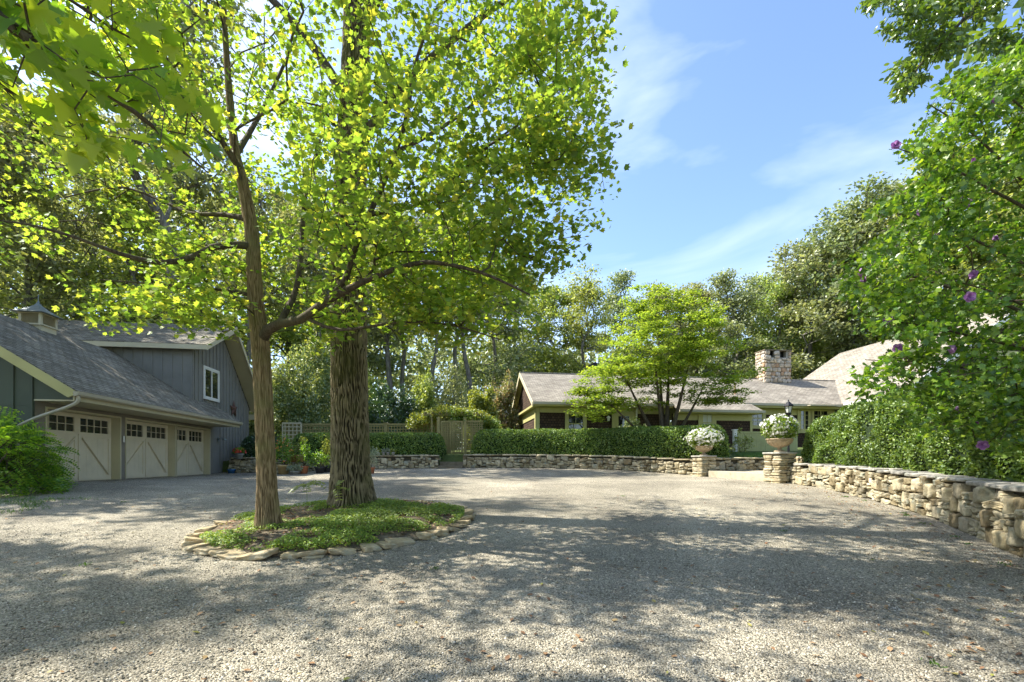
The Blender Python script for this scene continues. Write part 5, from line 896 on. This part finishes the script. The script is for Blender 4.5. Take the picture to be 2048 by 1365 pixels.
# big furrowed tree
T2 = limb([(703, 1022, 9.6, .47), (703, 985, 9.6, .41), (701, 900, 9.6, .375), (698, 700, 9.6, .355), (697, 500, 9.6, .335), (704, 300, 9.6, .305), (712, 100, 9.6, .27), (715, -200, 9.7, .21), (715, -600, 9.9, .12), (712, -900, 10, .05)], .045)
off2 = T2[0][0].copy(); BT = thing('oak_tree', tuple(off2), 'huge deeply furrowed trunk at the middle of the island with crown far overhead', 'tree')
g = MB(); rel.clear(); bark_tube(g, T2[0]-off2, T2[1], 340, .050, 11.0, 8, .24, 40); o = g.build('trunk', M_['barkbig'], BT, smooth=True); at_ = o.data.attributes.new('relief', 'FLOAT', 'POINT'); at_.data.foreach_set('value', rel[0].astype(np.float32))
L2 = [limb([(712, 300, 9.6, .12), (800, 180, 9.4, .09), (930, 60, 9.2, .06), (1080, -40, 9.0, .03), (1160, -60, 9, .015)]), limb([(706, 220, 9.6, .12), (600, 60, 9.8, .08), (450, -80, 10, .05), (300, -150, 10.2, .02)]),
      limb([(712, 60, 9.6, .12), (850, -120, 9.8, .08), (1050, -280, 10, .04), (1250, -380, 10, .02)]), limb([(712, -50, 9.6, .1), (560, -300, 9, .07), (380, -450, 8.5, .03)]), limb([(714, -200, 9.7, .1), (760, -400, 11, .06), (900, -600, 12, .03)]), limb([(705, 330, 9.6, .07), (800, 300, 9.9, .05), (920, 230, 10.1, .035), (1050, 110, 10.2, .015)]),
      limb([(716, 0, 9.7, .1), (640, -150, 11.5, .07), (520, -260, 13, .03)])]
g = MB()
for P, r_ in L2: g.tube(P-off2, r_, 12, cap=False)
ng = np.random.default_rng(202); ell = [((-3.1, 10.6, 14.5), (6.8, 5.4, 5.2), 400), ((-.6, 9.6, 9.8), (2.7, 2, 2.1), 190), ((-4.6, 10.2, 9.8), (3.8, 2.2, 1.7), 190), ((.3, 9.4, 7.2), (1.9, 1.4, 1.5), 100), ((-.7, 9.2, 5.2), (1.6, 1.0, .9), 70), ((-1.2, 10.0, 6.9), (2.2, 1.2, 1.3), 90), ((3.2, 9.5, 13.5), (2.0, 2.5, 2.5), 60)]
tips = np.vstack([in_ell(k_, c, r_, ng) for c, r_, k_ in ell]); tips = gap(tips, .7, .475, 9); hi = tips[:, 2] > 11.8; tips = np.vstack([tips[~hi], gap(tips[hi], .8, .54, 12)])
A, B, ra, rb, dr = grow([(T2[0][120::6], None)]+[(P[::2], None) for P, r_ in L2], tips, .0045, .42, .25, .5, .12, .05, ng); edges_to(g, A-off2, B-off2, ra, rb, 5); g.build('limbs', M_['twig'], BT, smooth=True)
vis = tips[:, 2] < 1.5+1.05*tips[:, 1]; g = MB(); sprays(g, tips[vis]-off2, dr[vis], 24, (.44, .44, .22), .098, LOBED, .7, .75, .35, 0, ng); sprays(g, tips[~vis]-off2, dr[~vis], 10, (.5, .5, .25), .2, OVATE, .7, .75, .2, 0, ng); g.build('crown', M_['tulip'], BT)
print('big tips', len(tips))
# sapling on the island
def sapling():
    b = W(612, 1000, 8.9); b[2] = float(mound(b[0], b[1])); o = thing('sapling', tuple(b), 'thin yellow-green seedling standing between the two trunks', 'sapling'); g = MB(); rs = np.random.default_rng(3)
    st = resample([(0, 0, 0), (.02, 0, .25), (.0, 0, .5)], [.005, .004, .003], .05)[0]; g.tube(st, .004, 5); st2 = resample([(.0, 0, .02), (.35, .05, .3), (.55, .05, .42)], [0, 0, 0], .05)[0]; g.tube(st2, .003, 5); g.build('stem', M_['hedge'], o)
    g = MB(); P, D = [], []
    for base, dirs_, nn in (((0, 0, .5), [(1, .2, .25), (.4, -.8, .1), (-.6, .2, .0), (.8, .5, .5)], 7), ((.55, .05, .42), [(.9, 0, .2), (.2, .3, .6), (.4, -.5, -.4)], 5)):
        for dd in dirs_:
            dd = norm(np.array(dd, float)); sd_ = norm(np.cross(dd, (0, 0, 1)))
            for k in range(nn):
                for s in (-1, 1): P.append(np.array(base)+dd*.05*(k+1)-np.array([0, 0, .004*k*k])+sd_*s*.04); D.append(sd_*s+dd*.5)
    P, D = np.array(P), np.array(D); leaves(g, P, rnd_dir(len(P), rs)*.4+np.array([0, -.6, 1]), .10, OVATE*np.array([.8, 1]), D, .15, 0, rs); g.build('foliage', M_['lime'], o)
sapling()

# near maple overhanging from the left
ng = np.random.default_rng(303); NT = thing('maple_tree', (-6.0, 1.2, float(gz(-6, 1.2))), 'maple whose large backlit leaves hang into the upper left corner', 'tree'); offn = np.array(NT.location)
tr = resample([(-6.0, 1.2, 0.0), (-5.95, 1.25, 2.5), (-5.8, 1.3, 5.0), (-5.7, 1.2, 8.0), (-5.6, 1.2, 10.5)], [.2, .17, .14, .09, .03], .1)
LN = [resample([(-5.85, 1.3, 3.6), (-4.4, 1.7, 4.0), W(-150, -60, 2.35), W(0, 35, 2.4), W(90, 100, 2.42), W(180, 165, 2.5), W(270, 225, 2.65), W(350, 290, 2.8), W(415, 345, 2.95)], [.07, .05, .035, .026, .022, .018, .014, .009, .004], .08),
      resample([W(-60, 0, 2.4), W(80, -30, 2.9), W(230, 60, 3.3), W(330, 110, 3.5)], [.015, .012, .008, .004], .08), resample([W(-100, -20, 2.4), W(0, 170, 2.7), W(120, 230, 3.0), W(230, 330, 3.2)], [.015, .011, .007, .003], .08)]
g = MB(); bark_tube(g, tr[0]-offn, tr[1], 40, .012, 6, 3, .3); g.build('trunk', M_['twig'], NT, smooth=True)
def inpoly(x, y, poly):
    r_ = np.zeros(len(x), bool); j = len(poly)-1
    for i in range(len(poly)):
        xi, yi = poly[i]; xj, yj = poly[j]; c = ((yi > y) != (yj > y)) & (x < (xj-xi)*(y-yi)/(yj-yi+1e-9)+xi); r_ ^= c; j = i
    return r_
n = 900; px = -250+760*ng.random(n); py = -250+650*ng.random(n); zz = 2.1+1.9*ng.random(n); ok = inpoly(px, py, [(-250, -250), (380, -250), (330, 10), (350, 130), (430, 230), (440, 330), (330, 330), (200, 310), (60, 280), (-250, 300)]); px, py, zz = px[ok], py[ok], zz[ok]
tn = np.array([W(a, b, c) for a, b, c in zip(px, py, zz)])[:230]; tn2 = in_ell(170, (-6.2, 1.6, 7.2), (3.2, 2.6, 2.6), ng); 
A, B, ra, rb, dr = grow([(tr[0][::3], None)]+[(P[::2], None) for P, r_ in LN], np.vstack([tn, tn2]), .0022, .40, .15, .15, .1, .0, ng); g = MB()
for P, r_ in LN: g.tube(P-offn, r_, 10, cap=False)
edges_to(g, A-offn, B-offn, ra, rb, 5); g.build('limbs', M_['twig'], NT, smooth=True)
g = MB(); sprays(g, tn-offn, dr[:len(tn)]*.4+np.array([.3, 0, -.8]), 3, (.15, .15, .10), .155, MAPLE, .75, .75, .9, 0, ng); sprays(g, tn2-offn, dr[len(tn):], 12, (.4, .4, .2), .2, OVATE, .7, .7, .3, 0, ng); g.build('crown', M_['nearmaple'], NT)

# rose-of-sharon shrub over the right wall
ng = np.random.default_rng(404); HB = thing('hibiscus_shrub', (6.7, 4.7, 1.05), 'tall arching shrub with mauve flowers leaning over the right wall', 'flowering shrub'); offh = np.array(HB.location)
stems = []
for (px, py, z) in ((1790, 295, 4.6), (1700, 530, 4.9), (1730, 720, 5.1), (1800, 420, 4.7), (1860, 210, 4.8), (1950, 150, 4.9), (1830, 840, 5.2), (1900, 560, 4.4), (2000, 320, 4.5), (2060, 120, 5), (1760, 640, 4.6)):
    e = W(px, py, z); b = offh+np.array([ng.normal()*.12, ng.normal()*.12, 0]); mid = b+(e-b)*np.array([.35, .35, .6])+np.array([0, 0, .25]); stems.append(resample([b, mid, b+(e-b)*np.array([.72, .72, .87])+np.array([0, 0, .12]), e], [.03, .02, .011, .004], .12))
poly = [(1800, 290), (1870, 230), (1900, 160), (1990, 130), (2060, 90), (2500, 0), (2600, 950), (2048, 905), (1900, 880), (1790, 850), (1850, 790), (1740, 800), (1700, 770), (1800, 690), (1740, 660), (1700, 620), (1690, 560), (1670, 490), (1770, 480), (1760, 400), (1830, 390), (1850, 350)]
n = 9000; px = 1670+800*ng.random(n); py = 60+850*ng.random(n); zz = 4.0+2.0*ng.random(n); ok = inpoly(px, py, poly); edge = (px < 1830) & (ng.random(n) < .25); roof_gap = inpoly(px, py, [(1700, 700), (1830, 690), (1990, 640), (2048, 640), (2048, 700), (1850, 790), (1700, 800)]) & (ng.random(n) < .35); ok &= ~edge & ~roof_gap; tn = np.array([W(a, b, c) for a, b, c in zip(px[ok], py[ok], zz[ok])]); tn = gap(tn, 1.3, .40, 3)[:3000]
A, B, ra, rb, dr = grow([(P[::2], None) for P, r_ in stems], tn, .0018, .40, .25, .15, .1, .0, ng); g = MB()
for P, r_ in stems: g.tube(P-offh, r_, 8, cap=False)
edges_to(g, A-offh, B-offh, ra, rb, 4); g.build('stems', M_['twig'], HB, smooth=True)
g = MB(); sprays(g, tn-offh, dr, 19, (.15, .15, .09), .062, LOBED*np.array([.8, 1]), .8, .6, .35, 0, ng); g.build('foliage', M_['hib'], HB)
fl = [(1790, 293, 4.55), (1832, 400, 4.5), (1866, 396, 4.6), (1840, 425, 4.5), (1757, 428, 4.6), (1929, 410, 4.5), (1874, 470, 4.5), (1745, 530, 4.7), (1716, 548, 4.8), (1720, 562, 4.7), (1936, 595, 4.0), (1950, 550, 4.2), (1768, 645, 4.5), (1785, 640, 4.5), (1797, 697, 4.5), (2045, 235, 4.6), (1988, 205, 4.7), (1952, 320, 4.6), (1896, 700, 4.3), (1950, 845, 4.6), (1966, 890, 4.5), (2030, 800, 4.5), (1985, 480, 4.4), (1912, 820, 4.5)]
bl = None
for q, (px, py, z) in enumerate(fl):
    if bl is None:
        g = MB(); P, N, D = [], [], []
        for k in range(5): a = k*2*math.pi/5; d_ = np.array([math.cos(a), math.sin(a), 0]); P.append(d_*.028+np.array([0, 0, .01])); N.append(np.array([-d_[0]*.5, -d_[1]*.5, 1])); D.append(d_)
        for k in range(5): a = k*2*math.pi/5+.6; d_ = np.array([math.cos(a), math.sin(a), 0]); P.append(d_*.016+np.array([0, 0, .022])); N.append(np.array([-d_[0]*1., -d_[1]*1., 1])); D.append(d_)
        leaves(g, np.array(P), np.array(N), .062, sh([(0, -.5), (.3, -.1), (.42, .25), (.2, .5), (-.2, .5), (-.42, .25), (-.3, -.1)]), np.array(D), .25); bl = g.build('flower', M_['purple'], HB); o = bl
    else: o = bl.copy(); col.objects.link(o)
    o.location = Vector(W(px, py, z)-offh); o.rotation_euler = (R(60+50*ng.random()), R(40*ng.normal()), R(60*ng.normal())); s = .55+.35*ng.random(); o.scale = (s, s, s*(1+.4*ng.random()))

# tree reaching in from the upper right
ng = np.random.default_rng(505); UR = thing('ash_tree', (12.5, 8.5, 1.6), 'tree outside the right edge whose leafy branch ends hang in the top right corner', 'tree'); offu = np.array(UR.location); tr = resample([(12.5, 8.5, 1.4), (12.3, 8.4, 5), (11.8, 8.2, 9), (11.5, 8, 13)], [.28, .22, .16, .06], .2)
LU = [resample([(12.0, 8.3, 8.0), (10, 7.9, 9.3), W(2040, -60, 7.3), W(1900, -20, 7.2), W(1780, 0, 7.2), W(1730, 15, 7.2)], [.1, .07, .04, .025, .012, .005], .15), resample([W(1990, -40, 7.3), W(1900, 70, 7.0), W(1840, 130, 6.9), W(1810, 190, 6.8)], [.03, .018, .01, .004], .12), resample([W(2090, -50, 7.3), W(2060, 100, 7.2), W(1990, 170, 7.2), W(1900, 190, 7.2)], [.03, .02, .01, .004], .12)]
g = MB(); g.tube(tr[0]-offu, tr[1], 20); g.build('trunk', M_['barkfar'], UR, smooth=True)
cl = [((1760, 8), (38, 12), 22), ((1850, 20), (60, 28), 70), ((1950, 5), (60, 35), 70), ((1870, 90), (50, 30), 60), ((1800, 62), (40, 12), 18), ((1820, 150), (38, 28), 40), ((1808, 185), (15, 12), 10), ((2010, 90), (50, 22), 40), ((2040, 170), (55, 55), 80), ((1950, 175), (30, 14), 18), ((2120, 60), (70, 100), 80)]
tn = []
for (c0, r0, k_) in cl:
    for _ in range(k_): a = ng.random()*6.28; q = ng.random()**.5; tn.append(W(c0[0]+r0[0]*q*math.cos(a), c0[1]+r0[1]*q*math.sin(a), 6.7+1.0*ng.random()))
tn = np.array(tn); A, B, ra, rb, dr = grow([(tr[0][::3], None)]+[(P[::2], None) for P, r_ in LU], tn, .0025, .4, .2, .2, .1, .0, ng); g = MB()
for P, r_ in LU: g.tube(P-offu, r_, 8, cap=False)
edges_to(g, A-offu, B-offu, ra, rb, 4); g.build('limbs', M_['twig'], UR, smooth=True)
g = MB(); sprays(g, tn-offu, dr, 12, (.14, .14, .09), .10, OVATE*np.array([.8, 1]), .9, .5, .5, 0, ng); t3 = in_ell(160, (11.5, 8.2, 11.5), (3.0, 3.5, 3.0), ng); sprays(g, t3-offu, rnd_dir(len(t3), ng), 24, (.6, .6, .35), .22, OVATE, .8, .6, .3, 0, ng); g.build('crown', M_['compound'], UR)

# garden maple in front of the house
ng = np.random.default_rng(606); gb = np.array([7.55, 22.9, 1.95]); GM = thing('garden_maple', tuple(gb), 'bright green multi-stemmed maple in front of the house windows', 'tree'); stems = []
for (dx, dy, h_, r_) in ((-1.6, .2, 3.6, .07), (-.6, -.5, 4.4, .07), (.3, .4, 4.6, .08), (.9, -.2, 4.2, .075), (1.8, .3, 3.4, .06), (-2.6, -.3, 2.6, .05), (.0, .9, 5.2, .06)):
    b = np.array([dx*.16, dy*.16, 0]); stems.append(resample([b, b+np.array([dx*.25, dy*.25, h_*.3]), b+np.array([dx*.6, dy*.6, h_*.62]), b+np.array([dx, dy, h_])], [r_*1.9, r_*1.5, r_*1.0, r_*.4], .2))
ell = [((-1.9, 0, 3.4), (2.6, 1.8, 1.5), 150), ((.2, 0, 5.3), (3.2, 2.2, 2.4), 300), ((1.9, 0, 4.2), (2.3, 1.8, 1.9), 130), ((-3.4, -.4, 2.4), (1.4, 1.1, .9), 60), ((-.3, 0, 7.4), (1.8, 1.4, .9), 60), ((3.6, 0, 3.9), (1.1, .8, .6), 26), ((2.8, -.4, 2.7), (1.2, .8, .5), 26)]
tn = np.vstack([in_ell(k_, c, r_, ng) for c, r_, k_ in ell]); tn = gap(tn, .7, .40, 4); tn[:, 2] = np.round(tn[:, 2]/.5)*.5*.35+tn[:, 2]*.65
A, B, ra, rb, dr = grow([(P[::2], None) for P, r_ in stems], tn, .005, .40, .3, .35, .1, .1, ng); g = MB()
for P, r_ in stems: g.tube(P, r_, 10, cap=False)
edges_to(g, A, B, ra, rb, 5); g.build('trunk', M_['twig'], GM, smooth=True); g = MB(); sprays(g, tn, dr, 62, (.52, .52, .13), .11, LOBED, .5, .9, .3, 0, ng); g.build('crown', M_['gmaple'], GM)

# ------------------------------------------------------------------ woodland trees (variants, then copied)
def wood_variant(seed, H, cw, bare, mat, ntip, per, size, bend=.6, spread=.95):
    per = int(per*.64); ntip = int(ntip*1.15)
    rs = np.random.default_rng(seed); root = bpy.data.objects.new('woodland_tree', None); col.objects.link(root); tp = [(0, 0, -.5)]
    for k in range(1, 7): tp.append((rs.normal()*bend*k/6, rs.normal()*bend*k/6, H*.92*k/6))
    r0 = H*.014+.04; P, r_ = resample(tp, [r0*(1-.85*k/6)*(1.25 if k == 0 else 1) for k in range(7)], .6); tips = []
    nl = 12
    for k in range(nl):
        f = k/(nl-1); zc_ = H*(bare+(1-bare)*(.12+.80*f)); rad = cw*(math.sin(math.pi*(.18+.72*f))**.7)*(.55+.5*rs.random())*.62; a = k*2.4+rs.random(); c = (rad*math.cos(a), rad*math.sin(a), zc_+rs.normal()*.4); q = cw*(.30+.16*rs.random()); tips.append(in_ell(ntip//nl, c, (q, q, q*.72), rs))
    tips.append(in_ell(ntip//8, (0, 0, H*.90), (cw*.34, cw*.34, H*.08), rs)); tips = np.vstack(tips); A, B, ra, rb, dr = grow([(P, None)], tips, .018, .42, .35, .9, .1, .12, rs); g = MB(); g.tube(P, r_, 12, cap=False); edges_to(g, A, B, ra, rb, 4); g.build('trunk', M_['barkfar'], root, smooth=True)
    g = MB(); sprays(g, tips, dr, per, (spread, spread, spread*.6), size, TRI, 1.0, .5, .15, 0, rs); g.build('crown', mat, root); root.hide_render = False; return root, H
VAR = [wood_variant(901, 20, 4.6, .38, M_['oak'], 230, 62, .27), wood_variant(902, 20, 4.0, .34, M_['oak'], 210, 62, .26), wood_variant(903, 20, 5.2, .30, M_['oaklight'], 240, 62, .28), wood_variant(904, 20, 3.6, .50, M_['oak'], 150, 56, .26, 1.0), wood_variant(905, 20, 4.2, .30, M_['oaklight'], 190, 58, .26), wood_variant(906, 20, 5.0, .26, M_['oak'], 260, 66, .28)]
used = [False]*len(VAR)
def plant(px, Z, topy, v, label, rz=0, wide=1.0, x=None, h=None):
    X = (px-CX)/FPX*Z if x is None else x; zg = float(gz(X, Z)) if Z < 24 else max(2.1, float(gz(X, Z))) if X > -14 else float(gz(X, Z)); top = EYE+(HY-topy)/FPX*Z if h is None else zg+h; s = (top-zg)/20
    o = VAR[v][0] if not used[v] else copy_tree(VAR[v][0]); used[v] = True; o.location = (X, Z, zg-.1); o.rotation_euler = (0, 0, rz); o.scale = (s*wide, s*wide, s); tag(o, label, 'tree', 'trees of the wood behind the houses'); return o
TREES = [
 (1112, 47, 565, 2, 'pale green tree left of the house gable, its crown just above the treeline dip', 1.15), (1172, 44, 548, 4, 'thin-crowned tree with forked pale trunk above the left roof ridge', 1.0), (1240, 50, 556, 1, 'narrow oak rising above the garden maple, first right of the pale forked tree', 1.0),
 (1318, 52, 572, 0, 'round-topped oak behind the middle of the garden maple', 1.1), (1395, 54, 562, 5, 'dark oak above the right half of the garden maple', 1.0), (1455, 47, 556, 1, 'oak standing left of the stone chimney', 1.15), (1512, 52, 548, 0, 'oak whose top is directly above the stone chimney', 1.1), (1560, 46, 552, 4, 'lighter tree just right of the stone chimney', 1.0),
 (1620, 45, 478, 5, 'big spreading oak above the roof valley, left of the tallest crown', 1.15), (1708, 43, 392, 0, 'tall oak above the wing roof, edging the open sky', 1.1), (1668, 52, 470, 2, 'pale tree behind the gap between the two right-hand oaks', 1.1), (1790, 41, 358, 5, 'broad oak crown above the flowering shrub', 1.1), (1900, 38, 292, 2, 'light green tree high behind the flowering shrub', 1.1), (2010, 37, 262, 4, 'yellow-green tree at the right edge behind the shrub top', 1.2), (1850, 50, 370, 1, 'darker oak filling behind the flowering shrub', 1.2), (2080, 46, 300, 0, 'oak at the far right edge above the wing gable', 1.2),
 (868, 37, 430, 3, 'straight grey trunk seen just left of the lime arbor', .8), (905, 39, 420, 3, 'leaning dark trunk directly above the lattice gate', .8), (936, 37, 440, 3, 'thick pale grey trunk right of the lattice gate', .95), (812, 41, 430, 3, 'slender grey trunk behind the dark rhododendron', .8), (782, 39, 400, 0, 'oak with trunk just right of the big furrowed trunk', .9), (990, 43, 520, 5, 'dark dense tree left of the house gable peak', 1.1), (1045, 50, 540, 1, 'oak behind the house gable peak', 1.1),
 (505, 36, 360, 3, 'grey trunk seen close left of the slim island maple', 1.0), (628, 40, 380, 3, 'trunk visible between the slim and the big island trees', .9), (580, 46, 400, 2, 'light tree behind the pale dogwood', 1.1), (345, 41, 340, 1, 'dark tree above the upper garage roof', 1.0), (420, 42, 380, 4, 'light tree behind the right end of the upper garage roof', 1.1), (255, 27, 330, 4, 'dark oak behind the middle of the garage roof', 1.0), (165, 37, 250, 2, 'light tree right of the cupola', 1.0), (42, 25, 180, 0, 'big grey-trunked tree right behind the cupola', .9), (-40, 30, 200, 5, 'dark tree at the left edge behind the garage roof', 1.0), (700, 50, 420, 5, 'deep wood tree hidden mostly by the big trunk', 1.2)]
for q, (px, Z, ty, v, lb, wd) in enumerate(TREES): plant(px, Z, ty, v, lb, q*1.7, wd)
# trees beyond the left edge, whose shade reaches the garage roof and the drive
for x, y, h_, v, lb in ((-24.5, 15.5, 19, 3, 'tree beyond the left edge level with the garage doors'), (-27, 22, 20, 4, 'tree beyond the left edge behind the garage'), (-22.8, 18.6, 24, 3, 'tall tree beyond the left edge leaning over the garage roof'), (-17.6, 24.6, 26, 3, 'tall sparse tree rising behind the upper garage roof'), (-20.5, 14.3, 23, 3, 'loose-crowned tree beyond the left edge beside the garage doors'), (-17.5, 7.2, 17, 3, 'tree beyond the left edge in front of the garage'), (-12, -14, 20, 0, 'tree behind the viewer, at left'), (-2, -18, 21, 5, 'tree straight behind the viewer'), (9, -15, 20, 2, 'tree behind the viewer, at right'), (18, -8, 19, 1, 'tree behind the viewer, far right'), (-22, -6, 20, 2, 'tree behind the viewer, far left'), (22, 3, 19, 5, 'tree beyond the right wall, outside the view')): plant(0, y, 0, v, lb, x, 1.0, x=x, h=h_)
# deep wood as one mass behind everything
g = MB(); rs = np.random.default_rng(77); n = 1500; a = R(-62)+R(124)*rs.random(n); Rd = 56+32*rs.random(n); X = np.sin(a)*Rd; Y = np.cos(a)*Rd; hh = np.interp(X, [-80, -30, -5, 5, 30, 60, 90], [24, 22, 17, 14, 14, 20, 24]); Zt = 3+rs.random(n)**.8*hh; cen = np.stack([X, Y, Zt], -1); per = 55
P = np.repeat(cen, per, 0)+rnd_dir(n*per, rs)*rs.random((n*per, 1))**.4*np.array([3.2, 3.2, 2.4]); leaves(g, P, rnd_dir(len(P), rs)+np.array([0, 0, .5]), .55+.35*rs.random(len(P)), TRI, None, .2, 0, rs); tag(g.build('far_woodland', M_['oak']), 'distant wood closing the view behind all the trees', 'woodland', kind='stuff')
# understorey behind the fence as individual shrubs
def us(px, Z, topy, wd, name, mat, lb, seed, n=4500, sz=.16, lump=.5):
    X = (px-CX)/FPX*Z; zg = 2.0; top = EYE+(HY-topy)/FPX*Z; return shrub(name, (X, Z, zg), (wd/2, wd/2.4, (top-zg)/1.0), n, sz, M_[mat], lb, seed, lump=lump, ntip=110)
us(600, 29, 722, 4.4, 'dogwood_shrub', 'pale', 'tall pale sunlit shrub behind the lattice fence between the trunks', 11, 9000)
us(520, 30, 770, 2.6, 'viburnum_shrub', 'pale', 'pale shrub right of the garage gable', 12)
us(790, 29, 797, 3.0, 'rhododendron', 'yew', 'dark glossy rhododendron above the lattice fence', 13, 5000)
us(848, 31, 790, 2.4, 'laurel_shrub', 'oaklight', 'light green shrub left of the arbor', 14)
us(735, 32, 770, 3.0, 'hazel_shrub', 'oaklight', 'green shrub just right of the big trunk above the fence', 15)
us(1003, 31, 792, 2.6, 'smoke_bush', 'redleaf', 'bronze-red shrub left of the house gable', 16, 5000)
us(965, 29, 800, 2.2, 'witch_hazel', 'lime', 'yellowish shrub between the arbor and the bronze shrub', 17)
us(905, 34, 770, 4.0, 'understorey_shrub', 'oak', 'dark shrub behind the arbor under the grey trunks', 18)
us(450, 33, 690, 4.0, 'understorey_shrub', 'oaklight', 'green shrub behind the upper garage roof gable', 19)
us(670, 33, 740, 4.2, 'understorey_shrub', 'oaklight', 'green shrub hidden behind the big trunk', 20)
shrub('camellia_shrub', (.05, 25.6, 1.95), (1.3, 1.0, 1.15), 6000, .10, M_['hedge'], 'rounded leafy shrub with pale top left of the house corner', 21, ntip=110)
shrub('rose_bush', (11.0, 22.3, 1.75), (.55, .4, 1.25), 500, .09, M_['lime'], 'straggly pale-leaved bush in front of the sage fence', 22, ntip=26)
shrub('foundation_shrub', (6.3, 24.3, 1.95), (.9, .7, 1.45), 3000, .10, M_['pale'], 'pale shrub against the house left of the maple stems', 23, ntip=60)
